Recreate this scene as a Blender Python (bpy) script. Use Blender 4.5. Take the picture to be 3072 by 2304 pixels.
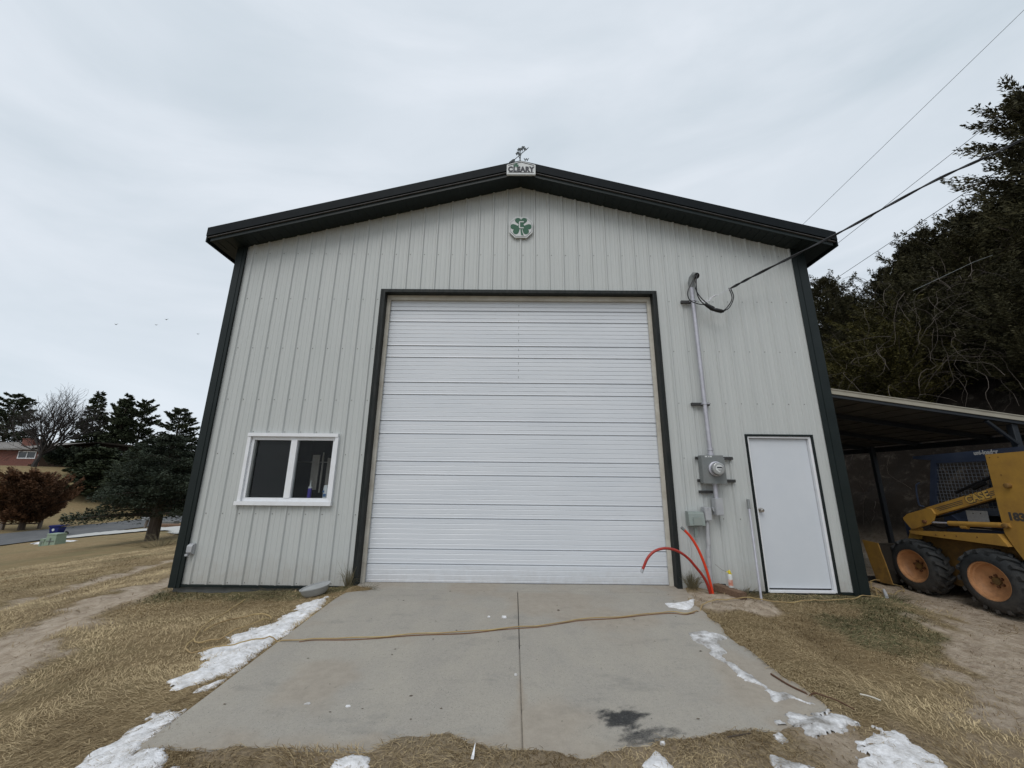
import bpy, math, random
import numpy as np
from mathutils import Vector, Matrix
random.seed(7); rng=np.random.default_rng(7)
S=bpy.context.scene
for o in list(bpy.data.objects): bpy.data.objects.remove(o)
COL=S.collection
# ------------------------------------------------------------------ camera
CAM=Vector((-0.229,-5.542,1.316))
def cam_axes():
    p,yw,ro=math.radians(14.0),math.radians(-0.37),math.radians(0.60)
    f=Vector((math.sin(yw)*math.cos(p),math.cos(yw)*math.cos(p),math.sin(p)))
    r=Vector((math.cos(yw),-math.sin(yw),0)); u=r.cross(f)
    return math.cos(ro)*r+math.sin(ro)*u,-math.sin(ro)*r+math.cos(ro)*u,f
r_,u_,f_=cam_axes()
cd=bpy.data.cameras.new('camera'); cam=bpy.data.objects.new('camera',cd); COL.objects.link(cam)
M=Matrix((r_,u_,-f_)).transposed().to_4x4(); M.translation=CAM; cam.matrix_world=M
cd.sensor_width=36; cd.lens=1154/3072*36; cd.clip_start=.05; cd.clip_end=2000
S.camera=cam
# ------------------------------------------------------------------ light
SUN_EL,SUN_AZ=math.radians(52),math.radians(200)   # azimuth clockwise from +y
W=bpy.data.worlds.new('World'); S.world=W; W.use_nodes=True
nt=W.node_tree; nt.nodes.clear()
def N(nt,t,**k):
    n=nt.nodes.new(t)
    for a,b in k.items():
        if a in ('inputs',):
            for i,v in b.items(): n.inputs[i].default_value=v
        else: setattr(n,a,b)
    return n
def LK(nt,a,b): nt.links.new(a,b)
out=N(nt,'ShaderNodeOutputWorld'); bg=N(nt,'ShaderNodeBackground',inputs={'Strength':.1})
sky=N(nt,'ShaderNodeTexSky',sky_type='NISHITA',sun_disc=False,sun_elevation=SUN_EL,sun_rotation=SUN_AZ,dust_density=3.0)
tc=N(nt,'ShaderNodeTexCoord'); mp=N(nt,'ShaderNodeMapping'); mp.inputs['Scale'].default_value=(.9,1.5,4.0); mp.inputs['Rotation'].default_value=(0,.35,.5)
no=N(nt,'ShaderNodeTexNoise',inputs={'Scale':1.3,'Detail':6,'Roughness':.52,'Distortion':.7})
LK(nt,tc.outputs['Generated'],mp.inputs['Vector']); LK(nt,mp.outputs[0],no.inputs['Vector'])
rp=N(nt,'ShaderNodeValToRGB'); rp.color_ramp.elements[0].position=.30; rp.color_ramp.elements[1].position=.66
rp.color_ramp.elements[0].color=(5.3,6.0,6.6,1); rp.color_ramp.elements[1].color=(6.95,7.45,8.05,1)
LK(nt,no.outputs['Fac'],rp.inputs[0])
# brighter low band near the horizon
sx=N(nt,'ShaderNodeSeparateXYZ'); LK(nt,tc.outputs['Generated'],sx.inputs[0])
mr=N(nt,'ShaderNodeMapRange',inputs={'From Min':0.0,'From Max':.32,'To Min':1.12,'To Max':1.0}); LK(nt,sx.outputs['Z'],mr.inputs[0])
vm=N(nt,'ShaderNodeVectorMath',operation='SCALE'); LK(nt,rp.outputs[0],vm.inputs[0]); LK(nt,mr.outputs[0],vm.inputs['Scale'])
mx=N(nt,'ShaderNodeMixRGB'); mx.inputs[0].default_value=.93
LK(nt,sky.outputs[0],mx.inputs[1]); LK(nt,vm.outputs[0],mx.inputs[2]); LK(nt,mx.outputs[0],bg.inputs['Color']); LK(nt,bg.outputs[0],out.inputs[0])
sl=bpy.data.lights.new('sun','SUN'); sl.energy=1.15; sl.angle=math.radians(35); sl.color=(1,.97,.93)
so=bpy.data.objects.new('sun',sl); COL.objects.link(so)
sd=Vector((math.sin(SUN_AZ)*math.cos(SUN_EL),math.cos(SUN_AZ)*math.cos(SUN_EL),math.sin(SUN_EL)))
so.rotation_euler=sd.to_track_quat('Z','Y').to_euler(); so.location=sd*30
S.view_settings.view_transform='Standard'; S.view_settings.look='None'; S.view_settings.exposure=0.2; S.view_settings.gamma=1
S.render.engine='CYCLES'
# ------------------------------------------------------------------ materials
def mat(name,col,rough=.6,metal=0,var=None,scale=6,bump=0,bscale=60,attr=None,spec=.4,detail=4,stretch=None,emis=None):
    """Principled; var = second colour mixed by noise."""
    m=bpy.data.materials.new(name); m.use_nodes=True; t=m.node_tree; b=t.nodes['Principled BSDF']
    b.inputs['Roughness'].default_value=rough; b.inputs['Metallic'].default_value=metal
    b.inputs['Specular IOR Level'].default_value=spec
    c=col if len(col)==4 else (*col,1); b.inputs['Base Color'].default_value=c
    tcn=N(t,'ShaderNodeTexCoord'); v=tcn.outputs['Object']
    if stretch:
        mm=N(t,'ShaderNodeMapping'); mm.inputs['Scale'].default_value=stretch; LK(t,v,mm.inputs[0]); v=mm.outputs[0]
    if var is not None:
        r=N(t,'ShaderNodeValToRGB'); r.color_ramp.elements[0].color=c; r.color_ramp.elements[1].color=(*var,1)
        if attr:
            a=N(t,'ShaderNodeAttribute',attribute_name=attr); LK(t,a.outputs['Fac'],r.inputs[0])
        else:
            n=N(t,'ShaderNodeTexNoise',inputs={'Scale':scale,'Detail':detail,'Roughness':.65}); LK(t,v,n.inputs['Vector'])
            r.color_ramp.elements[0].position=.32; r.color_ramp.elements[1].position=.7
            LK(t,n.outputs['Fac'],r.inputs[0])
        LK(t,r.outputs[0],b.inputs['Base Color'])
    if bump:
        n2=N(t,'ShaderNodeTexNoise',inputs={'Scale':bscale,'Detail':5,'Roughness':.6}); LK(t,v,n2.inputs['Vector'])
        bp=N(t,'ShaderNodeBump',inputs={'Strength':bump,'Distance':.02}); LK(t,n2.outputs['Fac'],bp.inputs['Height']); LK(t,bp.outputs[0],b.inputs['Normal'])
    return m
DK=(.007,.012,.012)
m_siding=mat('painted_steel_siding',(.44,.462,.455),.42,var=(.482,.50,.492),scale=3,stretch=(6,1,.35),bump=.10,bscale=25)
def add_dirt(m_,z0,z1,col,amt,sc=7):
    t=m_.node_tree; b=t.nodes['Principled BSDF']; src=b.inputs['Base Color'].links[0].from_socket
    g=N(t,'ShaderNodeNewGeometry'); sx=N(t,'ShaderNodeSeparateXYZ'); LK(t,g.outputs['Position'],sx.inputs[0])
    mr=N(t,'ShaderNodeMapRange',inputs={'From Min':z0,'From Max':z1,'To Min':1,'To Max':0}); LK(t,sx.outputs['Z'],mr.inputs[0])
    n=N(t,'ShaderNodeTexNoise',inputs={'Scale':sc,'Detail':8,'Roughness':.75}); LK(t,g.outputs['Position'],n.inputs['Vector'])
    mu=N(t,'ShaderNodeMath',operation='MULTIPLY'); LK(t,mr.outputs[0],mu.inputs[0]); LK(t,n.outputs['Fac'],mu.inputs[1])
    rr=N(t,'ShaderNodeMapRange',inputs={'From Min':.18,'From Max':.6,'To Min':0,'To Max':amt}); LK(t,mu.outputs[0],rr.inputs[0])
    mx=N(t,'ShaderNodeMixRGB'); LK(t,rr.outputs[0],mx.inputs[0]); LK(t,src,mx.inputs[1]); mx.inputs[2].default_value=(*col,1); LK(t,mx.outputs[0],b.inputs['Base Color'])
add_dirt(m_siding,-.1,.55,(.27,.22,.17),.45)
m_screw=mat('screw_head',(.16,.16,.15),.5,.5)
m_trim=mat('dark_green_trim',DK,.45,var=(.011,.017,.017),scale=4,spec=.25)
m_fascia=mat('charcoal_fascia',(.0055,.008,.010),.6,var=(.009,.012,.014),scale=9,spec=.10)
m_lip=mat('dusty_drip_edge',(.075,.07,.066),.6,var=(.03,.03,.03),scale=12)
m_soffit=mat('dark_soffit',(.006,.012,.012),.55)
m_jamb=mat('weathered_dark_trim',(.011,.015,.015),.55,var=(.03,.032,.031),scale=8,stretch=(3,3,.5),spec=.2)
m_beige=mat('cream_stop_molding',(.56,.54,.48),.6,var=(.42,.39,.33),scale=5)
m_door=mat('white_steel_door',(.58,.61,.65),.28,var=(.635,.66,.695),scale=1.4,stretch=(.5,1,2.5),bump=.05,bscale=40,spec=.5)
add_dirt(m_door,-.1,.35,(.32,.28,.24),.4,11)
m_white=mat('white_vinyl',(.74,.76,.79),.4,var=(.68,.69,.71),scale=9)
m_wdoor=mat('white_door_paint',(.54,.575,.62),.45,var=(.58,.61,.65),scale=1.5)
m_conc=mat('foundation_concrete',(.10,.105,.105),.9,var=(.17,.17,.16),scale=7,bump=.5,bscale=70)
m_rubber=mat('black_rubber',(.010,.011,.012),.7,var=(.022,.023,.025),scale=15,bump=.25,bscale=50)
m_black=mat('black_plastic',(.008,.008,.009),.4)
m_galv=mat('galvanized_steel',(.40,.40,.44),.42,.35,var=(.50,.50,.55),scale=14)
m_pvc=mat('grey_pvc',(.33,.34,.36),.5,var=(.40,.41,.42),scale=8)
m_gbox=mat('grey_painted_box',(.15,.165,.165),.45,var=(.19,.20,.20),scale=6)
m_ggreen=mat('grey_green_box',(.21,.25,.235),.45,var=(.26,.29,.27),scale=8)
m_strut=mat('strut_channel',(.05,.05,.05),.5,.4)
m_red=mat('orange_conduit',(.62,.045,.012),.38,spec=.5)
m_dred=mat('dark_red_conduit',(.27,.022,.015),.38,spec=.5,var=(.36,.03,.018),scale=5)
m_yel=mat('loader_yellow',(.43,.245,.045),.55,var=(.30,.165,.04),scale=5,detail=8,bump=.08,bscale=30)
m_yel2=mat('dusty_yellow_dark',(.22,.12,.03),.65,var=(.11,.06,.02),scale=7,detail=8)
m_navy=mat('loader_navy',(.018,.028,.055),.5,var=(.032,.042,.070),scale=6)
m_rim=mat('orange_wheel_rim',(.52,.26,.115),.6,var=(.38,.175,.075),scale=6,detail=6)
m_rust=mat('rusty_bolt',(.12,.05,.02),.8)
m_tyre=mat('tyre_rubber',(.011,.013,.015),.75,var=(.03,.033,.035),scale=9,bump=.2,bscale=60)
m_iron0=mat('dark_steel',(.03,.025,.02),.6,.3)
m_decal=mat('grey_decal',(.055,.05,.045),.6)
m_silver=mat('silver_decal',(.38,.38,.38),.5)
m_cord=mat('yellow_cord',(.42,.32,.14),.6,var=(.27,.18,.09),scale=3)
m_timber=mat('weathered_timber',(.085,.05,.03),.85,var=(.22,.14,.09),scale=10,stretch=(1,8,8),bump=.5,bscale=40)
m_snow=mat('snow',(.50,.49,.48),.6,var=(.86,.87,.90),scale=18,bump=.6,bscale=60,detail=8)
m_ice=mat('wet_snow',(.20,.185,.165),.4,var=(.78,.79,.81),scale=12,bump=.5,bscale=35)
m_bark=mat('bark',(.050,.036,.027),.9,var=(.095,.075,.06),scale=10,stretch=(1,1,.2),bump=.8,bscale=30)
m_twig=mat('grey_twig',(.12,.10,.085),.9,var=(.20,.17,.15),scale=6)
m_vine=mat('vine_bark',(.06,.048,.038),.9,var=(.12,.10,.085),scale=6)
m_spruce=mat('spruce_needles',(.013,.019,.012),.7,var=(.058,.074,.050),attr='tint',spec=.2)
m_pine=mat('pine_needles',(.018,.026,.014),.7,var=(.070,.084,.044),attr='tint',spec=.2)
m_cedar=mat('cedar_foliage',(.018,.018,.010),.75,var=(.088,.080,.038),attr='tint',spec=.15)
m_cedar2=mat('olive_cedar_foliage',(.020,.020,.008),.75,var=(.115,.10,.03),attr='tint',spec=.15)
m_bushred=mat('winter_bronze_foliage',(.024,.016,.010),.75,var=(.185,.092,.048),attr='tint',spec=.15)
m_glass=bpy.data.materials.new('window_glass'); m_glass.use_nodes=True; t=m_glass.node_tree; t.nodes.clear()
o_=N(t,'ShaderNodeOutputMaterial'); mxs=N(t,'ShaderNodeMixShader'); tr=N(t,'ShaderNodeBsdfTransparent'); gl=N(t,'ShaderNodeBsdfGlossy',inputs={'Roughness':.02}); fr=N(t,'ShaderNodeFresnel',inputs={'IOR':1.22})
tr.inputs[0].default_value=(.93,.95,.95,1)
LK(t,fr.outputs[0],mxs.inputs[0]); LK(t,tr.outputs[0],mxs.inputs[1]); LK(t,gl.outputs[0],mxs.inputs[2]); LK(t,mxs.outputs[0],o_.inputs[0])
# ------------------------------------------------------------------ mesh helpers
class MB:
    def __init__(s): s.v=[]; s.f=[]; s.m=[]; s.mi=0
    def add(s,v,f,sm=None):
        n=len(s.v); s.v+= [tuple(q) for q in v]
        for q in f: s.f.append(tuple(i+n for i in q)); s.m.append(s.mi)
    def box(s,x0,x1,y0,y1,z0,z1,mtx=None):
        v=[(x,y,z) for x in (x0,x1) for y in (y0,y1) for z in (z0,z1)]
        if mtx is not None: v=[mtx@Vector(q) for q in v]
        s.add(v,[(0,1,3,2),(4,6,7,5),(0,4,5,1),(2,3,7,6),(0,2,6,4),(1,5,7,3)]); return s
    def bbox(s,x0,x1,y0,y1,z0,z1,b=.004):   # box with chamfered vertical + front edges (octagonal section along longest axis)
        d=[x1-x0,y1-y0,z1-z0]; ax=d.index(max(d)); o=[i for i in range(3) if i!=ax]
        lo=[x0,y0,z0]; hi=[x1,y1,z1]; A,B=o
        sec=[(lo[A]+b,lo[B]),(hi[A]-b,lo[B]),(hi[A],lo[B]+b),(hi[A],hi[B]-b),(hi[A]-b,hi[B]),(lo[A]+b,hi[B]),(lo[A],hi[B]-b),(lo[A],lo[B]+b)]
        v=[]
        for e in (lo[ax],hi[ax]):
            for p,q in sec:
                w=[0,0,0]; w[ax]=e; w[A]=p; w[B]=q; v.append(w)
        s.add(v,[tuple(range(7,-1,-1)),tuple(range(8,16))]+[(i,(i+1)%8,8+(i+1)%8,8+i) for i in range(8)]); return s
    def prism(s,poly,a0,a1,axis='y'):
        def P(p,a): return (p[0],a,p[1]) if axis=='y' else ((a,p[0],p[1]) if axis=='x' else (p[0],p[1],a))
        n=len(poly); v=[P(p,a0) for p in poly]+[P(p,a1) for p in poly]
        s.add(v,[tuple(range(n)),tuple(range(2*n-1,n-1,-1))]+[(i,(i+1)%n,n+(i+1)%n,n+i) for i in range(n)]); return s
    def tube(s,pts,r,seg=8,cap=True):
        pts=[Vector(p) for p in pts]; n=len(pts)
        rr=r if hasattr(r,'__len__') else [r]*n
        up=Vector((0.13,.21,.97)); v=[]; prev=None
        for i,p in enumerate(pts):
            d=(pts[min(i+1,n-1)]-pts[max(i-1,0)])
            if d.length<1e-9: d=Vector((0,0,1))
            d.normalize()
            if prev is None:
                a=d.cross(up); 
                if a.length<.05: a=d.cross(Vector((1,0,0)))
            else: a=prev-d*prev.dot(d)
            if a.length<1e-6: a=d.orthogonal()
            a.normalize(); prev=a; b=d.cross(a)
            for k in range(seg):
                t=2*math.pi*k/seg; v.append(p+(a*math.cos(t)+b*math.sin(t))*rr[i])
        f=[]
        for i in range(n-1):
            for k in range(seg):
                k2=(k+1)%seg; f.append((i*seg+k,i*seg+k2,(i+1)*seg+k2,(i+1)*seg+k))
        if cap: f+=[tuple(range(seg-1,-1,-1)),tuple(range((n-1)*seg,n*seg))]
        s.add(v,f); return s
    def lathe(s,prof,o,ax,seg=24):   # prof: (radius, distance along ax)
        o=Vector(o); ax=Vector(ax).normalized(); a=ax.orthogonal().normalized(); b=ax.cross(a); v=[]
        for r,h in prof:
            for k in range(seg):
                t=2*math.pi*k/seg; v.append(o+ax*h+(a*math.cos(t)+b*math.sin(t))*max(r,1e-5))
        f=[]
        for i in range(len(prof)-1):
            for k in range(seg):
                k2=(k+1)%seg; f.append((i*seg+k,i*seg+k2,(i+1)*seg+k2,(i+1)*seg+k))
        s.add(v,f); return s
    def build(s,name,mats,parent=None,smooth=False,loc=None):
        me=bpy.data.meshes.new(name); me.from_pydata(s.v,[],s.f)
        mats=mats if isinstance(mats,(list,tuple)) else [mats]
        for q in mats: me.materials.append(q)
        me.polygons.foreach_set('material_index',s.m)
        if smooth: me.polygons.foreach_set('use_smooth',[True]*len(s.f))
        me.update()
        if smooth=='auto':
            try: me.set_sharp_from_angle(angle=math.radians(35))
            except Exception: pass
        o=bpy.data.objects.new(name,me); COL.objects.link(o)
        if parent is not None: attach(o,parent)
        return o
def root_of(o):
    while o.parent: o=o.parent
    return o
def attach(o,parent):
    o.parent=parent
    # meshes are written in world coordinates; things stand at their own base
    off=Vector((0,0,0)); p=parent
    while p is not None: off+=Vector(p.get('_base',(0,0,0))); p=p.parent
    o.location=-off
    o['_base']=tuple(-off)
def tag(o,label=None,cat=None,group=None,kind=None):
    if label: o['label']=label
    if cat: o['category']=cat
    if group: o['group']=group
    if kind: o['kind']=kind
    return o
def thing(name,label,cat,loc=(0,0,0),group=None):
    o=bpy.data.objects.new(name,None); COL.objects.link(o); o.location=loc; o['_base']=tuple(loc); o.empty_display_size=.2
    return tag(o,label,cat,group)
def text(s,size,mtx,m,name,parent=None,ext=.002,bold=0,sx=1,align='CENTER',sp=1.0):
    c=bpy.data.curves.new(name,'FONT'); c.body=s; c.size=size; c.extrude=ext; c.offset=bold; c.align_x=align; c.align_y='CENTER'; c.space_character=sp
    o=bpy.data.objects.new(name,c); COL.objects.link(o); bpy.context.view_layer.update()
    me=bpy.data.meshes.new_from_object(o); bpy.data.objects.remove(o)
    me.transform(mtx@Matrix.Diagonal((sx,1,1,1))); me.materials.clear(); me.materials.append(m)
    for p in me.polygons: p.material_index=0
    q=bpy.data.objects.new(name,me); COL.objects.link(q)
    if parent is not None: attach(q,parent)
    return q
def frame(o,x,y):  # matrix with text x along x, up along y
    x=Vector(x).normalized(); y=Vector(y); y=(y-x*y.dot(x)).normalized(); z=x.cross(y)
    mm=Matrix((x,y,z)).transposed().to_4x4(); mm.translation=Vector(o); return mm
# value noise
def vnoise(x,y,seed=0):
    x=np.asarray(x,float); y=np.asarray(y,float); xi=np.floor(x).astype(np.int64); yi=np.floor(y).astype(np.int64); fx=x-xi; fy=y-yi
    fx=fx*fx*(3-2*fx); fy=fy*fy*(3-2*fy)
    def h(a,b):
        n=(a*374761393+b*668265263+seed*974711)&0x7fffffff; n=((n^(n>>13))*1274126177)&0x7fffffff; return ((n^(n>>16))&0xffff)/65535.
    return (h(xi,yi)*(1-fx)+h(xi+1,yi)*fx)*(1-fy)+(h(xi,yi+1)*(1-fx)+h(xi+1,yi+1)*fx)*fy
def fbm(x,y,o=4,seed=0):
    a=0;s=0;w=1.
    for i in range(o): a=a+w*vnoise(x*2**i,y*2**i,seed+i); s+=w; w*=.5
    return a/s
sm=lambda t:np.clip(t,0,1)**2*(3-2*np.clip(t,0,1))
def poly_dist(x,y,P,closed=True):   # unsigned distance and inside flag
    x=np.asarray(x,float); y=np.asarray(y,float); d=np.full(x.shape,1e9); ins=np.zeros(x.shape,bool); n=len(P)
    for i in range(n if closed else n-1):
        ax,ay=P[i]; bx,by=P[(i+1)%n]; dx,dy=bx-ax,by-ay; t=np.clip(((x-ax)*dx+(y-ay)*dy)/(dx*dx+dy*dy+1e-12),0,1)
        d=np.minimum(d,np.hypot(x-ax-t*dx,y-ay-t*dy))
        if closed:
            c=((ay>y)!=(by>y))&(x<(bx-ax)*(y-ay)/((by-ay) if by!=ay else 1e-12)+ax); ins^=c
    return d,ins
def sdist(x,y,P):   # negative inside
    d,i=poly_dist(x,y,P); return np.where(i,-d,d)
# ------------------------------------------------------------------ terrain
def gz0(x,y):
    x=np.asarray(x,float); y=np.asarray(y,float)
    s=.04*np.clip(y,-12,0); z=s-.012
    t=np.maximum(0,-2.25-x); z=z-np.where(x<-2.25,.02*sm(t/.15)+.17*(1-np.exp(-t/1.2)),0)
    z=z-.105*np.clip(-5-x,0,26)
    z=z-s*np.clip((-31-x)/3,0,1)
    z=z+5.35*sm(np.clip(((-38.5-x)+np.maximum(0,y-35))/34,0,1)*1.0)*(x<-38.5)
    z=z-np.where(x>1.8,.10*(1-np.exp(-np.maximum(0,x-1.8)/.8)),0)
    z=z-.15*np.clip((x-4.4)/1.4,0,1)
    h=(x-8.0)*.95+(y-4.)*.16; h2=np.where(x>5,(y-6.5)*.45+(x-5.0)*.35,0)
    h=np.maximum(0,np.maximum(h,h2)); z=z+np.where(h<5,h,5+(h-5)*.35)
    return z
APRON=[(-1.95,-.20),(-2.24,-.36),(-2.27,-1.0),(-2.27,-1.8),(-2.25,-2.4),(-2.22,-3.04),(-1.7,-2.99),(-1.6,-3.03),(-1.02,-3.02),(-.86,-2.94),(-.68,-2.9),(-.53,-2.9),(-.34,-2.97),(-.11,-2.98),(-.02,-3.0),(.15,-3.04),(.3,-3.0),(.55,-2.92),(.75,-2.88),(1.0,-2.86),(1.3,-2.8),(1.72,-2.72),(1.82,-2.55),(1.77,-2.22),(1.76,-1.56),(1.78,-1.03),(1.82,-.6),(1.98,-.32),(2.02,.4),(-2.3,.4),(-2.3,-.1)]
PILE=[(1.9,-.2),(1.83,-.74),(1.93,-1.0),(2.28,-.9),(2.85,-.73),(2.87,-.4),(2.71,-.16),(2.33,-.06)]
TRA=[(-6.5,-2.5),(-7.0,-.3),(-7.2,.6),(-7.3,1.4),(-7.75,3.0),(-8.3,6),(-9.5,12)]
TRB=[(-3.9,-3.4),(-5.0,-1.5),(-5.3,-.8),(-5.35,-.1),(-5.5,1.0),(-6.1,3.2),(-7.2,8),(-8.5,12)]
GREEN=[(3.1,-.75),(4.4,-.5),(4.1,-1.3),(3.4,-1.75),(2.9,-1.45)]
ROAD=[(-31.9,10),(-31.9,60),(-37.6,60),(-37.4,24),(-36.6,10)]
def masks(x,y):
    n=fbm(x*3.1,y*3.1,4,11); n2=fbm(x*.9,y*.9,3,5)
    da,_=poly_dist(x,y,TRA,False); db,_=poly_dist(x,y,TRB,False)
    dirt=sm((.34-da+(n-.5)*.7)/.25)*.9
    dirt=np.maximum(dirt,sm((.55-db+(n-.5)*.9)/.35))
    dp=sdist(x,y,PILE); dirt=np.maximum(dirt,sm((.05-dp+(n-.5)*.3)/.12)*1.1)
    # sandy yard on the right: right of a line, patchy toward the slab
    ln=np.interp(y,[-5,-3.0,-2.5,-1.8,-1.2,-.3,.3,1.7],[2.5,2.7,2.75,3.2,4.0,4.6,4.75,4.5])
    dirt=np.maximum(dirt,sm((x-ln+(n-.5)*1.3)/.35)*(x>1.8))
    dirt=np.maximum(dirt,sm(.35-np.hypot((x-1.95)/.35,(y+1.0)/.8)+.6+(n-.5))*0.0)
    # bare brown strip at the foot of the slab
    dirt=np.maximum(dirt,sm((.52-np.abs(y+3.1)+ (n-.5)*.6)/.3)*(x>-1.9)*.38)
    dirt=np.maximum(dirt,sm((x-1.2)/.4)*sm((1.95-x)/.3)*sm((-2.55-y)/.2)*.9)
    g=sm((.15-sdist(x,y,GREEN)+(n-.5)*.8)/.4)*.9
    g=np.maximum(g,sm((.16+y*-1-.12)/.1)*0)
    g=np.maximum(g,sm((.28-np.abs(y+.12)+(n-.5)*.25)/.2)*((x<-2.3)|(x>2.9))*(x<4.8)*(x>-4.9)*.7)
    g=np.maximum(g,sm((n2-.55)/.12)*.35*(x<-9))
    return np.clip(dirt,0,1),np.clip(g*(1-dirt),0,1),n,n2
def height(x,y,detail=True):
    z=gz0(x,y); dirt,g,n,n2=masks(x,y)
    near=(np.abs(x)<12)&(y<9)
    da,_=poly_dist(x,y,TRA,False); db,_=poly_dist(x,y,TRB,False)
    z=z-.035*sm((.35-da)/.3)-.04*sm((.4-db)/.35)
    z=z+(fbm(x*1.7,y*1.7,3,3)-.5)*.05*sm((np.abs(x+.1)-2.3)/.5+ (y<-3.0)*1.)
    z=z+(fbm(x*13,y*13,3,8)-.5)*.022*near+(n-.5)*.03*dirt
    z=z+.07*sm((.02-sdist(x,y,PILE))/.35)
    sd_=sdist(x,y,APRON)+(fbm(x*6,y*6,3,21)-.5)*.10*((y<-2.6)|(x>1.6))
    thr_=.036*sm((y+.75)/.6)
    lx=.04*np.clip(y,-12,0)+.014-.11*sm((x-2.1)/.6)-thr_
    z=np.where((x>1.5)&(x<2.8)&(y>-3.3),np.maximum(z,lx+(n-.5)*.02),z)
    ly=.04*np.clip(y,-12,0)+.014+(n-.5)*.02
    z=np.where((y<-2.6)&(y>-4.5)&(x>-2.2)&(x<2.1),np.maximum(z,ly),z)
    inside=sm((.03-sd_)/.06)
    z=np.where(inside>0,z*(1-inside)+(.04*np.clip(y,-12,0)-.05-thr_)*inside,z)
    z=z+.010*np.sin((x*.5+y*1.0)*38+n*6)*sm((.6-np.abs(y+1.9+(x-3.4)*.45))/.3)*sm((x-2.7)/.4)*sm((5.2-x)/.6)*dirt
    # dug-in yard under the building
    ux=(x>-4.6)&(x<4.3)&(y>.1)&(y<12); z=np.where(ux,np.minimum(z,-.3),z)
    h=np.maximum(0,np.maximum((x-8.0)*.95+(y-4.)*.16,np.where(x>5,(y-6.5)*.45+(x-5)*.35,0)))
    z=z+(fbm(x*.9,y*.9,4,17)-.5)*1.0*sm(h/1.5)*(h>0)+(fbm(x*4,y*4,3,19)-.5)*.35*sm(h)*(h>0)
    return z
def gline(a,b,fa,fb,st,g):
    L=[]; v=fa; 
    while v>a: s=st; L.append(v); v-=s; st=st*g
    L.append(a); L=L[::-1]; return L
def axis(lo,f0,f1,hi,st,g):
    left=[];v=f0;s=st
    while v>lo: s*=g; v-=s; left.append(v)
    mid=list(np.arange(f0,f1,st)); right=[];v=f1;s=st
    while v<hi: right.append(v); s*=g; v+=s
    return np.array(left[::-1]+mid+right)
def grid_mesh(name,xs,ys,zf,mats,attrs=None,keep=None,kind=None):
    X,Y=np.meshgrid(xs,ys); Z=zf(X,Y); nx,ny=len(xs),len(ys)
    co=np.stack([X.ravel(),Y.ravel(),Z.ravel()],1).astype(np.float32)
    I=(np.arange(ny-1)[:,None]*nx+np.arange(nx-1)[None,:]).ravel()
    F=np.stack([I,I+1,I+nx+1,I+nx],1)
    if keep is not None: F=F[keep(co[F].mean(1))]
    me=mesh_np(name,co,F,mats)
    if attrs:
        for k,v in attrs.items():
            a=me.attributes.new(k,'FLOAT','POINT'); a.data.foreach_set('value',v(X,Y).ravel().astype(np.float32))
    me.polygons.foreach_set('use_smooth',[True]*len(me.polygons))
    o=bpy.data.objects.new(name,me); COL.objects.link(o)
    if kind: o['kind']=kind
    return o
def mesh_np(name,co,F,mats):
    me=bpy.data.meshes.new(name); me.vertices.add(len(co)); me.vertices.foreach_set('co',np.asarray(co,np.float32).ravel())
    k=F.shape[1]; me.loops.add(F.size); me.loops.foreach_set('vertex_index',F.astype(np.int32).ravel())
    me.polygons.add(len(F)); me.polygons.foreach_set('loop_start',np.arange(0,F.size,k,dtype=np.int32)); me.polygons.foreach_set('loop_total',np.full(len(F),k,np.int32))
    for q in (mats if isinstance(mats,(list,tuple)) else [mats]): me.materials.append(q)
    me.update(calc_edges=True); return me
# ground material: dead grass / sandy dirt / green tufts
mg=bpy.data.materials.new('dry_lawn_and_dirt'); mg.use_nodes=True; t=mg.node_tree; b=t.nodes['Principled BSDF']; b.inputs['Roughness'].default_value=.95; b.inputs['Specular IOR Level'].default_value=.1
tcn=N(t,'ShaderNodeTexCoord')
def nz(sc,de=6,ro=.65,st=None):
    v=tcn.outputs['Object']
    if st: q=N(t,'ShaderNodeMapping'); q.inputs['Scale'].default_value=st; LK(t,v,q.inputs[0]); v=q.outputs[0]
    n=N(t,'ShaderNodeTexNoise',inputs={'Scale':sc,'Detail':de,'Roughness':ro}); LK(t,v,n.inputs['Vector']); return n.outputs['Fac']
def ramp(f,*st):
    r=N(t,'ShaderNodeValToRGB'); e=r.color_ramp.elements
    e[0].position,e[0].color=st[0][0],(*st[0][1],1); e[1].position,e[1].color=st[-1][0],(*st[-1][1],1)
    for p,c in st[1:-1]: q=e.new(p); q.color=(*c,1)
    LK(t,f,r.inputs[0]); return r.outputs[0]
def mixc(f,a,bb):
    m_=N(t,'ShaderNodeMixRGB')
    if isinstance(f,float): m_.inputs[0].default_value=f
    else: LK(t,f,m_.inputs[0])
    LK(t,a,m_.inputs[1]); LK(t,bb,m_.inputs[2]); return m_.outputs[0]
grass_c=mixc(nz(.55,4),ramp(nz(38,8,.8),(.32,(.105,.072,.036)),(.5,(.225,.163,.088)),(.68,(.41,.315,.18))),ramp(nz(3.2,9,.8,(1,2.6,1)),(.36,(.14,.10,.052)),(.5,(.25,.185,.10)),(.66,(.39,.305,.18))))  # ground tones kept darker than the blades, painting shade between them
dirt_c=ramp(nz(9,10,.7),(.28,(.26,.20,.145)),(.5,(.42,.345,.265)),(.75,(.57,.485,.39)))
green_c=ramp(nz(30,8,.7),(.3,(.07,.075,.035)),(.7,(.19,.185,.10)))
def att(n):
    return N(t,'ShaderNodeAttribute',attribute_name=n).outputs['Fac']
grass_c=mixc(ramp(nz(.42,6,.7,(.7,2.4,1)),(.47,(0,0,0)),(.62,(.55,.55,.55))),grass_c,ramp(nz(11,6,.7),(.3,(.15,.125,.06)),(.7,(.24,.20,.11))))
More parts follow.
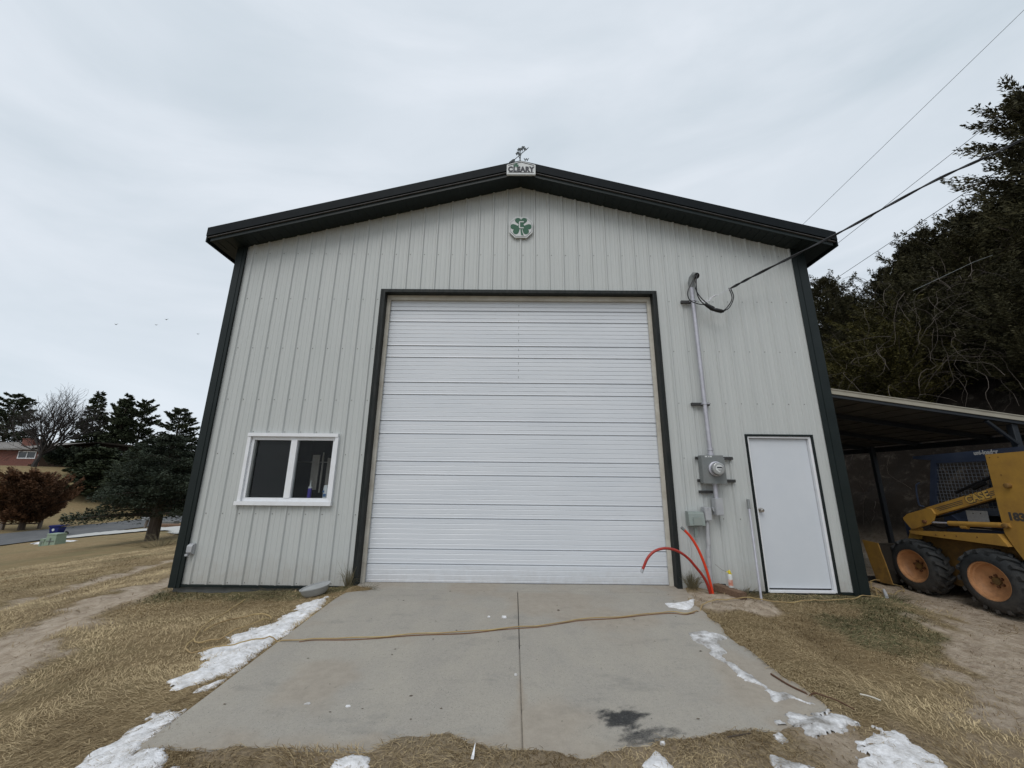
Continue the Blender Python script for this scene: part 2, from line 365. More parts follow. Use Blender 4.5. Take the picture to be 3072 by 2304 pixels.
c1=mixc(att('dirt'),grass_c,dirt_c); c2=mixc(att('green'),c1,green_c)
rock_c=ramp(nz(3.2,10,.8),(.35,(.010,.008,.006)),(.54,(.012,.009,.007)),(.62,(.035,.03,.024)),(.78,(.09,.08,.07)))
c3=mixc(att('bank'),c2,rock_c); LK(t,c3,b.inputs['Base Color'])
bp=N(t,'ShaderNodeBump',inputs={'Strength':.9,'Distance':.03}); LK(t,nz(45,8,.75),bp.inputs['Height']); LK(t,bp.outputs[0],b.inputs['Normal'])
xs=axis(-420,-8.5,7.5,420,.045,1.045); ys=axis(-60,-4.2,3.0,420,.045,1.045)
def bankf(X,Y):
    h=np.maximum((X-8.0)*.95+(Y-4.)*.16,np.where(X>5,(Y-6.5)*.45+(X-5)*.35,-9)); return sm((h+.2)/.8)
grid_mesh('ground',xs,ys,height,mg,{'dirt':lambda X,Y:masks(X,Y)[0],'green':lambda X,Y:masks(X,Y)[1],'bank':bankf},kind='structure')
def H(x,y): return float(height(np.array([x]),np.array([y]))[0])
# concrete apron, two pours and the threshold strip
ms=bpy.data.materials.new('old_concrete'); ms.use_nodes=True; t=ms.node_tree; b=t.nodes['Principled BSDF']; b.inputs['Roughness'].default_value=.88; b.inputs['Specular IOR Level'].default_value=.25
tcn=N(t,'ShaderNodeTexCoord')
base=mixc(nz(.9,5,.6),ramp(nz(70,8,.8),(.3,(.232,.214,.187)),(.5,(.312,.290,.254)),(.72,(.41,.380,.332))),ramp(nz(34,9,.8),(.3,(.26,.245,.218)),(.7,(.355,.338,.305))))
base=mixc(ramp(nz(2.3,7,.7,(1,2.2,1)),(.56,(0,0,0)),(.75,(.62,.62,.62))),base,ramp(nz(60,5),(.3,(.13,.13,.125)),(.7,(.19,.19,.18))))
spk=ramp(nz(160,2,.5),(.30,(1,1,1)),(.34,(0,0,0))); base=mixc(ramp(nz(1.3,8,.75,(1.8,1,1)),(.42,(.0,.0,.0)),(.66,(.6,.6,.6))),base,ramp(nz(50,6,.8),(.3,(.31,.285,.24)),(.7,(.43,.40,.34))))
spk_=0
base=mixc(spk,base,ramp(nz(5),(0,(.09,.088,.08)),(1,(.13,.125,.115))))
base=mixc(att('dust'),base,ramp(nz(14,8),(.3,(.26,.222,.178)),(.7,(.36,.315,.258))))
def stain_fac():
    a=att('stain'); m1=N(t,'ShaderNodeMath',operation='MULTIPLY_ADD'); LK(t,nz(75,6,.8,(1,2.5,1)),m1.inputs[0]); m1.inputs[1].default_value=1.5; m1.inputs[2].default_value=-.82
    ad=N(t,'ShaderNodeMath',operation='ADD'); LK(t,a,ad.inputs[0]); LK(t,m1.outputs[0],ad.inputs[1])
    mr_=N(t,'ShaderNodeMapRange',inputs={'From Min':.12,'From Max':.85,'To Min':0,'To Max':.95}); LK(t,ad.outputs[0],mr_.inputs[0])
    mm_=N(t,'ShaderNodeMath',operation='MULTIPLY'); LK(t,mr_.outputs[0],mm_.inputs[0])
    m2=N(t,'ShaderNodeMapRange',inputs={'From Min':0,'From Max':.12,'To Min':0,'To Max':1}); LK(t,a,m2.inputs[0]); LK(t,m2.outputs[0],mm_.inputs[1]); return mm_.outputs[0]
base=mixc(stain_fac(),base,ramp(nz(40,4),(.3,(.010,.011,.013)),(.8,(.035,.038,.042))))
LK(t,base,b.inputs['Base Color'])
bp=N(t,'ShaderNodeBump',inputs={'Strength':.35,'Distance':.01}); LK(t,nz(120,7,.75),bp.inputs['Height']); LK(t,bp.outputs[0],b.inputs['Normal'])
def slabz(x,y):
    z=.04*np.clip(y,-12,0)+(fbm(x*1.2,y*1.2,2,31)-.5)*.008-.036*sm((y+.75)/.6)
    z=z-(.02-.011*(y<-1.8))*(np.abs(x+.165)<.0026)*(y<-.2)-.015*(np.abs(y+.2)<.0026)
    return z-.12*((x<-2.262)|(x>2.2)|(y<-3.12))
def stain(x,y):
    u=(x-.47)*.96+(y+2.7)*.28; v=-(x-.47)*.28+(y+2.7)*.96
    n=fbm(u*9,v*42,4,41); n2=fbm(x*7,y*7,3,43)
    a=sm((1-np.hypot((u-.02)/.215,(v+.01)/.135))*1.8+(n-.5)*2.1+(n2-.5)*.7-.08)*.96
    u2=u+.0; v2=v+.20; c=sm((1-np.hypot((u2-.02)/.26,v2/.095))*1.3+(n-.5)*1.9-.05)*.78
    d=sm((1-np.hypot((u+.12)/.10,(v-.13)/.035))*.8+(n-.5)*1.8-.35)*.4
    e=sm((1-np.hypot((x+.62)/.5,(y+1.75)/.22))*.6+(fbm(x*5,y*14,4,47)-.5)*2.-.35)*.28
    f=sm((1-np.hypot((x+1.55)/.55,(y+.75)/.25))*.6+(fbm(x*6,y*12,4,48)-.5)*2.-.35)*.22
    g=sm((1-np.hypot((x+1.35)/.5,(y+2.3)/.2))*.6+(fbm(x*8,y*12,4,49)-.5)*2.-.3)*.22
    sp=(fbm(x*26,y*26,2,53)>.865)*.7
    jt=sm((.0055-np.abs(x+.165))/.004)*(y<-.2)*(.85-.35*sm((-1.7-y)/.15))+.7*(np.hypot(x+.163,y+1.78)<.012)
    return np.clip(a+c+d+e+f+g+sp*.5+jt,0,.97)
def dust(x,y):
    n=fbm(x*5,y*5,4,61); a=sm((x-1.15+(n-.5)*1.5)/.8)*sm((-1.9-y)/.5)*.75
    a=np.maximum(a,sm((x-1.5+(n-.5)*.9)/.4)*sm((.9-np.abs(y+.4))/.4)*.8)
    a=np.maximum(a,sm((.03-np.abs(x+.165)+(n-.5)*.12)/.03)*sm((-1.9-y)/.3)*.75)
    a=np.maximum(a,sm((-2.86-y+(n-.5)*.3)/.15)*.6); a=np.maximum(a,.6*sm((fbm(x*1.3+3,y*1.3,4,66)-.47)/.18)); return np.clip(a,0,.9)
xs2=np.unique(np.concatenate([np.arange(-2.27,2.22,.022),[-.170,-.1675,-.1672,-.165,-.1628,-.1625,-.160,-2.262,-2.2615]])); ys2=np.unique(np.concatenate([np.arange(-3.14,.16,.022),[-.2028,-.2024,-.2,-.1976,-.1972]]))
tag(grid_mesh('driveway_apron',xs2,ys2,slabz,ms,{'stain':stain,'dust':dust}),kind='structure')
# floor slab under the building (inside)
mb=MB(); mb.box(-4.55,4.22,.16,11.9,-.3,-.03); tag(mb.build('floor_slab',m_conc),kind='structure')
# asphalt road and pale concrete drive at left
m_road=mat('asphalt',(.085,.088,.092),.9,var=(.125,.128,.13),scale=1.2,bump=.3)
m_drive=mat('pale_concrete',(.40,.40,.38),.9,var=(.47,.47,.45),scale=2)
def sheet(name,poly,off,m,step=.6,kind='structure',zf=None):
    P=np.array(poly); a=np.arange(P[:,0].min(),P[:,0].max()+step,step); c=np.arange(P[:,1].min(),P[:,1].max()+step,step)
    return grid_mesh(name,a,c,lambda X,Y:(zf or height)(X,Y)+off,m,keep=lambda q:sdist(q[:,0],q[:,1],poly)<0,kind=kind)
sheet('road',ROAD,.06,m_road)
sheet('driveway',[(-31.9,22.2),(-31.9,25.0),(-31.3,27.0),(-28.3,25.9),(-23.5,23.2),(-20.5,19.5),(-16,14.2),(-16,13.4),(-20.5,18.4),(-24.2,21.2),(-30.8,22.1)],.07,m_drive,.3)
# ------------------------------------------------------------------ BUILDING
B=thing('pole_barn','pale grey ribbed steel building with dark green trim and wide white overhead door','building',(0,0,0))
XC=-.166; HWd=4.57; SL=.266; ZP=6.149
zr=lambda x:ZP-SL*abs(x-XC)
RIB0=-4.492; SP=.2286
OPEN=[(-2.275,1.925,-1,4.172),(-4.0,-2.74,.965,1.925),(3.095,4.005,-1,1.965)]
def wall_profile():
    pr=[]
    k=0; x=RIB0
    while x<4.4:
        for dx,dy in ((-.024,0),(-.009,-.019),(.009,-.019),(.024,0),(.064,0),(.070,-.0035),(.082,-.0035),(.088,0),(.140,0),(.146,-.0035),(.158,-.0035),(.164,0)):
            pr.append((x+dx,dy))
        x+=SP
    pr=[p for p in pr if -4.60<p[0]<4.26]; pr=[(-4.60,0)]+pr+[(4.26,0)]
    px=[p[0] for p in pr]; py=[p[1] for p in pr]
    ex=sorted(set([e for o in OPEN for e in o[:2]]+[XC])); 
    allx=sorted(set(px+ex)); return [(x,float(np.interp(x,px,py))) for x in allx]
mb=MB(); pr=wall_profile(); ZB=-.06
for (x0,y0),(x1,y1) in zip(pr[:-1],pr[1:]):
    mx_=(x0+x1)/2; cuts=[(ZB,None)]
    ivs=[]; cur=ZB
    for a,b_,z0,z1 in sorted(OPEN,key=lambda o:o[2]):
        if a<=mx_<=b_:
            if z0>cur: ivs.append((cur,z0))
            cur=z1
    ivs.append((cur,None))
    for a,b_ in ivs:
        t0=zr(x0) if b_ is None else b_; t1=zr(x1) if b_ is None else b_
        mb.add([(x0,y0,a),(x1,y1,a),(x1,y1,t1),(x0,y0,t0)],[(0,1,2,3)])
mb.mi=1
for zi,z in enumerate((4.85,4.05,3.23,2.43,1.64,.83,-.035)):
    x=RIB0+.042
    while x<4.2:
        if z<zr(x)-.1 and not any(a-.03<x<b_+.03 and z0-.02<z<z1+.02 for a,b_,z0,z1 in OPEN):
            mb.lathe([(.0068,0),(.0068,-.004),(.003,-.006),(0,-.006)],(x,0,z),(0,1,0),6)
        x+=SP
for x in np.arange(RIB0+.042,4.2,SP):
    if -2.3<x<1.95: mb.lathe([(.0068,0),(.0068,-.004),(0,-.006)],(x,0,4.225),(0,1,0),6)
    if -4.0<x<-2.74: mb.lathe([(.0068,0),(.0068,-.004),(0,-.006)],(x,0,1.955),(0,1,0),6)
wall=mb.build('front_wall',[m_siding,m_screw],B)
mb=MB()
for x,s in ((-4.72,-1),(4.39,1)):
    prof=[]; y=.1
    while y<11.9:
        for dy,dx in ((0,0),(.02,.018),(.035,.018),(.055,0)): prof.append((y+dy,x+s*dx))
        y+=SP
    for (ya,xa),(yb,xb) in zip(prof[:-1],prof[1:]): mb.add([(xa,ya,ZB),(xb,yb,ZB),(xb,yb,4.88),(xa,ya,4.88)],[(0,1,2,3)])
mb.prism([(-4.72,-.06),(4.39,-.06),(4.39,zr(4.39)-.01),(XC,ZP-.01),(-4.72,zr(-4.72)-.01)],11.9,11.95)
mb.build('side_wall',m_siding,B)
mb=MB()
mb.box(-4.71,4.37,.02,.16,-.5,-.078); mb.box(-4.71,-4.6,.16,11.9,-.5,-.078); mb.box(4.26,4.37,.16,11.9,-.5,-.078)
mb.build('foundation',m_conc,B)
for a,b_ in ((-4.60,-2.335),(1.985,3.06),(4.04,4.2)): mb=MB(); mb.box(a,b_,-.028,-.001,-.088,-.062); mb.build('base_trim',m_trim,B)
for x0,x1,xs_ in ((-4.742,-4.592,-4.742),(4.200,4.410,4.410)):
    mb=MB(); mb.box(x0,x1,-.034,-.004,-.10,zr((x0+x1)/2)-.0); 
    s=-1 if x0<0 else 1
    mb.box(min(xs_,xs_-s*.02),max(xs_,xs_-s*.02),-.004,.16,-.10,zr(xs_)-.02)
    mb.box((x0+x1)/2-.01+s*-.02,(x0+x1)/2+.01+s*-.02,-.040,-.034,-.10,zr((x0+x1)/2)-.01)
    e=x1 if x0<0 else x0; mb.box(e-.008,e+.008,-.042,-.034,-.1,zr(e)-.01)
    mb.build('corner_trim',m_trim,B)
# roof with rake fascia, drip line, soffit
XL,XR=-5.0,4.68
def slope(mb,x0,x1,o0,o1,y0,y1):
    v=[(x,y,zr(x)+o) for x in (x0,x1) for y in (y0,y1) for o in (o0,o1)]
    mb.add(v,[(0,1,3,2),(4,6,7,5),(0,4,5,1),(2,3,7,6),(0,2,6,4),(1,5,7,3)])
mb=MB()
for a,b_ in ((XL-.02,XC),(XC,XR+.02)):
    slope(mb,a,b_,.155,.185,-.34,12.3)
mb.mi=0; mb.box(XC-.12,XC+.12,-.30,12.3,ZP+.16,ZP+.205)
roof=mb.build('roof',m_fascia,B)
mb=MB()
for a,b_ in ((XL,XC),(XC,XR)):
    slope(mb,a,b_,.055,.200,-.362,-.342)
mb.build('rake_fascia',m_fascia,B)
mb=MB()
for a,b_ in ((XL+.02,XC),(XC,XR-.02)): slope(mb,a,b_,.028,.040,-.350,-.325)
mb.build('drip_edge',m_lip,B)
mb=MB()
for a,b_ in ((XL+.05,XC),(XC,XR-.05)):
    slope(mb,a,b_,-.03,.05,-.325,-.302); slope(mb,a,b_,.05,.155,-.34,-.30)
mb.build('lower_fascia',m_trim,B)
mb=MB()
for a,b_ in ((XL+.03,XC),(XC,XR-.03)): slope(mb,a,b_,-.003,.012,-.302,.02)
x=XL+.1
while x<XR-.1:
    v=[(x+dx,y,zr(x+dx)-o) for dx in (-.004,.004) for y in (-.30,-.022) for o in (.003,.009)]
    mb.add(v,[(0,1,3,2),(4,6,7,5),(0,4,5,1),(2,3,7,6),(0,2,6,4),(1,5,7,3)]); x+=.125
for a,b_ in ((XL+.03,-4.73),(4.41,XR-.03)): slope(mb,a,b_,-.003,.012,.02,12.2)
mb.build('soffit',m_soffit,B)
for x in (XL-.012,XR+.0): mb=MB(); mb.box(x,x+.016,-.34,12.3,zr(x)-.03,zr(x)+.17); mb.build('eave_fascia',m_trim,B)
# overhead door
od=MB(); od.box(-2.3,1.95,.175,.19,-.06,4.15); OD=od.build('overhead_door',m_door,B)
def ypl(z):   # front profile of the door skin
    return 0
joints=[-.048]+[.39+.59*k for k in range(7)]
for j in range(len(joints)):
    z0=joints[j]; z1=joints[j+1] if j+1<len(joints) else 4.15
    prof=[(z0+.001,.148),(z0+.002,.127),(z0+.014,.131)]
    bz=.20+.59*j; z=z0+(.0656 if j else .05)
    while z<z1-.035:
        if abs(z-bz)<.034: prof+=[(bz-.024,.131),(bz-.010,.148),(bz,.148),(bz+.001,.127),(bz+.013,.131)]
        else: prof+=[(z-.013,.131),(z-.002,.1368),(z,.1368),(z+.0006,.1295),(z+.006,.131)]
        z+=.0656
    prof+=[(z1-.024,.131),(z1-.010,.148),(z1,.148)]
    prof=[p for p in prof if p[0]<=z1]; 
    prof=sorted(prof,key=lambda p:p[0])
    mb=MB(); n=len(prof); v=[]
    for x in (-2.232,1.882): v+=[(x,p[1],p[0]) for p in prof]
    mb.add(v,[(i,n+i,n+i+1,i+1) for i in range(n-1)])
    mb.box(-2.232,1.882,.1505,.174,z0+.002,z1-.002)
    if j>=5:
        mb.mi=1
        for q in range(5):
            z=z0+.07+q*.11
            if z<z1: mb.box(-.172,-.166,.1285,.1305,z,z+.035)
    mb.build('door_section',[m_door,m_gbox],OD)
mb=MB(); mb.tube([(-2.24,.13,-.052),(1.89,.13,-.044)],.016,8); mb.build('bottom_seal',m_black,OD)
mb=MB()
mb.box(-2.275,-2.215,.085,.118,-.06,4.09); mb.box(1.865,1.925,.085,.118,-.06,4.09); mb.box(-2.275,1.925,.085,.118,4.09,4.172)
mb.build('stop_molding',m_beige,B)
mb=MB()
for a,b_ in ((-2.335,-2.27),(1.92,1.985)): mb.box(a,b_,-.036,-.003,-.07,4.215)
mb.box(-2.27,1.92,-.036,-.003,4.165,4.215)
mb.box(-2.288,-2.270,-.003,.084,-.07,4.172); mb.box(1.920,1.938,-.003,.084,-.07,4.172); mb.box(-2.27,1.92,-.003,.084,4.166,4.184)
for x in (-2.34,-2.318,1.950,1.972): mb.box(x,x+.006,-.041,-.036,-.07,4.21)
mb.build('door_trim',m_jamb,B)
# window
WN=MB()
WN.box(-4.028,-2.735,-.055,-.004,1.885,1.932); WN.box(-4.03,-3.985,-.045,-.002,.995,1.884); WN.box(-2.775,-2.730,-.045,-.002,.995,1.884); WN.box(-4.055,-2.725,-.062,-.004,.945,.994)
win=WN.build('window',m_white,B)
mb=MB(); mb.box(-3.984,-2.776,-.012,.055,1.838,1.884); mb.box(-3.984,-2.776,-.012,.055,.995,1.042); mb.box(-3.984,-3.945,-.012,.055,1.043,1.837); mb.box(-2.812,-2.776,-.012,.055,1.043,1.837)
mb.box(-3.41,-3.325,-.02,.055,1.043,1.837); mb.build('sash',m_white,win)
mb=MB(); mb.box(-3.325,-2.812,.022,.026,1.043,1.837); mb.build('pane',m_glass,win)
mb=MB(); mb.box(-3.925,-3.41,.032,.036,1.043,1.837); mb.build('pane',m_glass,win)
m_scr=mat('insect_screen',(.006,.006,.007),.8); mb=MB(); mb.box(-3.925,-3.41,.046,.048,1.043,1.837); mb.mi=1; mb.box(-3.945,-3.925,.0,.05,1.043,1.837); mb.build('insect_screen',[m_scr,m_gbox],win)
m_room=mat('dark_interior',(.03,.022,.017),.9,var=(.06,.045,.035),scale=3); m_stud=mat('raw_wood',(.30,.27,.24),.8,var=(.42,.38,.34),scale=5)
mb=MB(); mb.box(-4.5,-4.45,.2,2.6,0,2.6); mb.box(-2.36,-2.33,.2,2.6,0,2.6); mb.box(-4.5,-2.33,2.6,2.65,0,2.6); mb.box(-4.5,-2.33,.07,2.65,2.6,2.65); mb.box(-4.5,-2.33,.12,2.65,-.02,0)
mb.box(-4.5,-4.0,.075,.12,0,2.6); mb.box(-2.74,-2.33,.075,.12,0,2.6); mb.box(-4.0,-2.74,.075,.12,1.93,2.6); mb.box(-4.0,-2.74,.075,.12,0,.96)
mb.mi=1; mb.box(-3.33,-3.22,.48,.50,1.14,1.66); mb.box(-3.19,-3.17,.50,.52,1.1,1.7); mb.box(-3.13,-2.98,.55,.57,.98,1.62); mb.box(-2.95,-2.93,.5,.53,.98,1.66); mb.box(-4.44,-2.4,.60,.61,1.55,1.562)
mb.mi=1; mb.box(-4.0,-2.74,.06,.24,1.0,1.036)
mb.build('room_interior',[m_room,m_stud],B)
# entry door
ED=MB(); ED.bbox(3.128,3.965,.030,.07,-.028,1.925,.003); ed=ED.build('entry_door',m_wdoor,B)
mb=MB(); mb.lathe([(0,-.002),(.030,-.002),(.030,-.008),(.012,-.012),(.011,-.030),(.024,-.036),(.029,-.05),(.024,-.063),(.008,-.067),(0,-.067)],(3.165,.030,.95),(0,1,0),20); mb.build('door_knob',mat('brushed_knob',(.42,.40,.37),.25,.9),ed,smooth='auto')
mb=MB(); mb.box(3.132,3.960,.034,.065,-.046,-.030); mb.build('door_gap_line',m_black,ed)  # black strip standing in for the dark gap under the door
mb=MB(); mb.box(3.098,3.122,-.010,.085,-.07,1.955); mb.box(3.970,4.002,-.010,.085,-.07,1.955); mb.box(3.122,3.970,-.010,.085,1.932,1.955); mb.box(3.122,3.970,-.02,.085,-.072,-.048)
mb.build('door_frame',m_white,B)
mb=MB(); mb.box(3.070,3.094,-.030,-.001,-.078,1.985); mb.box(4.004,4.030,-.030,-.001,-.078,1.985); mb.box(3.094,4.004,-.030,-.001,1.962,1.985); mb.build('entry_trim',m_trim,B)
# ------------------------------------------------------------------ signs on the gable
m_sign=mat('sign_white',(.60,.62,.62),.5,var=(.52,.54,.54),scale=12); m_ink=mat('sign_ink',(.010,.012,.022),.5); m_leaf=mat('shamrock_green',(.006,.085,.042),.5)
sg=thing('ridge_sign','white metal ridge cap sign reading CLEARY at the roof peak','sign',(-.152,-.36,6.04))
mb=MB(); mb.prism([(-.382,6.045),(.078,6.045),(.078,6.235),(-.152,6.312),(-.382,6.235)],-.392,-.366); mb.box(-.382,.078,-.400,-.392,6.045,6.062)
mb.mi=0; mb.build('sign_panel',m_sign,sg)
mb=MB()
for s in (-1,1):
    x0,x1=-.152,-.152+s*.205; mb.add([(x0,-.397,6.292),(x1,-.397,6.226),(x1,-.397,6.219),(x0,-.397,6.284),(x0,-.392,6.292),(x1,-.392,6.226),(x1,-.392,6.219),(x0,-.392,6.284)],[(0,1,2,3),(0,1,5,4),(3,2,6,7)])
mb.box(-.352,.048,-.3965,-.392,6.086,6.0905); mb.build('sign_border',m_ink,sg)
text('CLEARY',.128,frame((-.155,-.3935,6.143),(1,0,0),(0,0,1)),m_ink,'lettering',sg,.002,.0085,.80,sp=1.16)
def shamrock(mb,cx,cz,R,y0,y1,stem=True):
    for a in (90,205,-25):
        A=math.radians(a); pts=[]
        for i in range(25):
            t_=-math.pi+2*math.pi*i/24
            # heart pointing to the centre
            hx=16*math.sin(t_)**3/16*.70; hy=(13*math.cos(t_)-5*math.cos(2*t_)-2*math.cos(3*t_)-math.cos(4*t_)+17)/29*1.12
            pts.append((cx+R*(hy*math.cos(A)-hx*math.sin(A)),cz+R*(hy*math.sin(A)+hx*math.cos(A))))
        mb.prism(pts[:-1],y0,y1)
    if stem: mb.prism([(cx-.08*R,cz),(cx+.08*R,cz),(cx+.12*R,cz-.6*R),(cx+.30*R,cz-1.15*R),(cx+.02*R,cz-1.1*R),(cx-.05*R,cz-.6*R)],y0-.0007,y1)
mb=MB(); shamrock(mb,-.235,6.222,.036,-.3975,-.392,False); mb.prism([(-.237,6.222),(-.233,6.222),(-.222,6.185),(-.228,6.185)],-.3982,-.392); mb.build('shamrock_mark',m_leaf,sg)
cs=thing('shamrock_sign','octagonal white plaque with green shamrock and letter C on the gable','sign',(-.145,-.05,5.33))
def octo(mb,cx,cz,rx,rz,y0,y1):
    k=.5; mb.prism([(cx-rx,cz+rz*k),(cx-rx*k,cz+rz),(cx+rx*k,cz+rz),(cx+rx,cz+rz*k),(cx+rx,cz-rz*k),(cx+rx*k,cz-rz),(cx-rx*k,cz-rz),(cx-rx,cz-rz*k)],y0,y1)
mb=MB(); octo(mb,-.144,5.335,.188,.192,-.048,-.018); mb.build('sign_panel',m_sign,cs)
mb=MB(); octo(mb,-.144,5.335,.170,.175,-.050,-.0485); mb.build('sign_border',m_ink,cs)
mb=MB(); octo(mb,-.144,5.335,.165,.170,-.052,-.0505); mb.build('sign_face',m_sign,cs)
mb=MB(); shamrock(mb,-.144,5.343,.146,-.0545,-.0525); mb.lathe([(0,-.0006),(.052,-.0006),(.052,.001)],(-.142,-.0545,5.35),(0,1,0),20); mb.build('shamrock_mark',m_leaf,cs)
mb=MB(); X,Z,w,h,tk=-.138,5.375,.040,.066,.018
mb.prism([(X-w,Z-h*.8),(X-w,Z+h*.8),(X-w+.012,Z+h),(X+w,Z+h),(X+w,Z+h-tk),(X-w+tk,Z+h-tk),(X-w+tk,Z-h+tk),(X+w,Z-h+tk),(X+w,Z-h),(X-w+.012,Z-h)],-.0575,-.0555); mb.build('letter',m_sign,cs)
wv=thing('weathervane','dark metal weathervane with shamrocks, arrow and letter W above the ridge','weathervane',(-.163,-.33,6.32))
m_vane=mat('vane_metal',(.02,.03,.034),.5,.3)
mb=MB(); mb.tube([(-.163,-.33,6.28),(-.163,-.33,6.60)],.0055,8); mb.lathe([(.022,0),(.018,.012),(.007,.018)],(-.163,-.33,6.325),(0,0,1),12)
mb.tube([(-.262,-.34,6.338),(-.10,-.32,6.352)],.004,6); mb.tube([(-.20,-.50,6.345),(-.13,-.16,6.345)],.004,6); mb.build('post',m_vane,wv)
mb=MB(); a=Vector((-.318,-.33,6.335)); b_=Vector((-.035,-.33,6.632)); mb.tube([a,b_],.0058,6); d=(b_-a).normalized(); p_=Vector((-d.z,0,d.x))
tip=[b_+d*.015,b_-d*.06+p_*.009,b_-d*.06-p_*.009]; mb.prism([(q.x,q.z) for q in tip],-.334,-.326)
tl=[a-d*.01,a-d*.02+p_*.028,a+d*.07+p_*.024,a+d*.10,a+d*.07-p_*.024,a-d*.045-p_*.02]; mb.prism([(q.x,q.z) for q in tl],-.333,-.327); mb.build('arrow',m_vane,wv)
mb=MB()
for cx,cz,R in ((-.118,6.62,.038),(-.183,6.592,.030),(-.205,6.515,.032)):
    shamrock(mb,cx,cz,R,-.334,-.326,False); mb.tube([(cx,-.33,cz),(-.17,-.33,6.42)],.003,5)
mb.build('shamrocks',m_vane,wv)
text('W',.075,frame((-.068,-.33,6.392),(1,0,0),(0,0,1)),m_vane,'letter',wv,.002,.003)
text('E',.050,frame((-.268,-.34,6.345),(1,0,0),(0,0,1)),m_vane,'letter',wv,.002,.003)
# ------------------------------------------------------------------ electric service
mt=thing('service_mast','tall grey conduit mast with curved weatherhead on the wall right of overhead door','conduit',(2.53,-.10,1.67))
mb=MB(); mb.tube([(2.513,-.10,1.67),(2.506,-.10,2.6),(2.503,-.10,4.24)],.0285,14); mb.lathe([(.040,0),(.040,.035),(.034,.04),(.034,.075),(.040,.08),(.040,.11)],(2.513,-.10,1.665),(0,0,1),16); mb.build('pipe',m_galv,mt,smooth='auto')
mb=MB(); mb.tube([(2.503,-.10,4.24),(2.505,-.10,4.32),(2.53,-.11,4.39),(2.553,-.15,4.425),(2.562,-.19,4.40)],[.034,.046,.056,.055,.042],14); mb.build('weatherhead',m_gbox,mt,smooth='auto')
mb=MB(); mb.lathe([(0,0),(.046,0),(.046,.006),(0,.007)],(2.562,-.187,4.392),(.25,-.80,-.55),14); mb.build('weatherhead_cover',m_black,mt)
for z,xa,xb in ((4.022,2.345,2.505),(2.408,2.340,2.60)):
    mb=MB(); mb.box(xa,xb,-.062,-.022,z-.020,z+.020); 
    for k in range(4): mb.box(xa+.02+k*.04,xa+.04+k*.04,-.064,-.0625,z-.006,z+.006)
    br=mb.build('strut_channel',m_strut,mt)
    mb=MB(); mb.lathe([(.033,-.012),(.036,-.012),(.036,.012),(.033,.012)],(2.505,-.10,z),(0,0,1),14); mb.box(2.53,2.575,-.11,-.06,z-.006,z+.006); mb.box(2.47,2.478,-.115,-.06,z-.01,z+.01); mb.build('clamp',m_galv,mt)
sc=thing('service_drop','twisted black service cable sweeping up right from the weatherhead','cable',(3.05,-.2,4.2))
def cat(P,n=8):   # catmull-rom
    P=[Vector(p) for p in P]; P=[P[0]*2-P[1]]+P+[P[-1]*2-P[-2]]; o=[]
    for i in range(1,len(P)-2):
        for k in range(n):
            t_=k/n; o.append(.5*((2*P[i])+(P[i+1]-P[i-1])*t_+(2*P[i-1]-5*P[i]+4*P[i+1]-P[i+2])*t_**2+(3*P[i]-P[i-1]-3*P[i+1]+P[i+2])*t_**3))
    o.append(P[-2]); return o
path=cat([(3.05,-.2,4.18),(3.45,-.30,4.38),(4.48,-.60,4.86),(5.58,-1.0,5.41),(6.60,-1.3,5.84),(8.6,-1.9,6.85),(11,-2.6,8.3),(15,-3.8,11.0)],14)
for k in range(2):
    pp=[p+Vector((0,math.cos(i*.55+k*math.pi),math.sin(i*.55+k*math.pi)))*.0095 for i,p in enumerate(path)]
    mb=MB(); mb.tube(pp,.0115,6); mb.build('insulated_strand',m_black,sc)
mb=MB(); mb.tube(path,.004,5); mb.tube(cat([(3.06,-.2,4.18),(2.87,-.18,4.09),(2.60,-.12,3.97)]),.0035,5); mb.tube(cat([(2.83,-.18,4.08),(2.76,-.16,4.04),(2.72,-.15,3.99),(2.62,-.12,3.99)]),.006,5); mb.build('bare_messenger_wire',m_galv,sc)
mb=MB(); mb.tube(cat([(3.05,-.2,4.18),(3.075,-.2,4.03),(2.995,-.2,3.87),(2.90,-.2,3.80)]),.0075,7); mb.tube(cat([(3.03,-.19,4.19),(3.05,-.2,4.02),(2.97,-.2,3.88),(2.86,-.2,3.78)]),.0075,7)
mb.tube(cat([(2.54,-.2,4.40),(2.46,-.21,4.26),(2.385,-.21,4.10),(2.41,-.2,3.98),(2.52,-.2,3.92),(2.66,-.2,3.90)]),.0075,7)
mb.tube(cat([(2.56,-.2,4.41),(2.525,-.22,4.25),(2.525,-.22,4.05),(2.60,-.2,3.93),(2.70,-.2,3.88)]),.0085,7)
mb.tube(cat([(2.57,-.2,4.41),(2.50,-.22,4.22),(2.54,-.22,4.06),(2.66,-.2,3.93),(2.77,-.2,3.86)]),.0075,7); mb.build('drip_loop',m_black,sc,smooth='auto')
mb=MB(); mb.tube([(2.625,-.2,3.915),(2.66,-.2,3.895),(2.73,-.2,3.835),(2.76,-.2,3.815)],[.018,.028,.028,.018],10); mb.tube([(2.74,-.2,3.835),(2.78,-.2,3.82),(2.86,-.2,3.80),(2.895,-.2,3.80)],[.018,.030,.030,.02],10); mb.build('splice_cover',m_black,sc,smooth='auto')
em=thing('electric_meter','square grey meter box with round glass meter beside the entry door','electric meter',(2.49,-.1,1.3))
for z in (1.640,1.332):
    mb=MB(); mb.box(2.322,2.838,-.055,-.022,z-.02,z+.02)
    for k in range(3):
        for x0 in (2.335,2.765): mb.box(x0+k*.022,x0+k*.022+.012,-.057,-.0555,z-.007,z+.007)
    mb.build('strut_channel',m_strut,em)
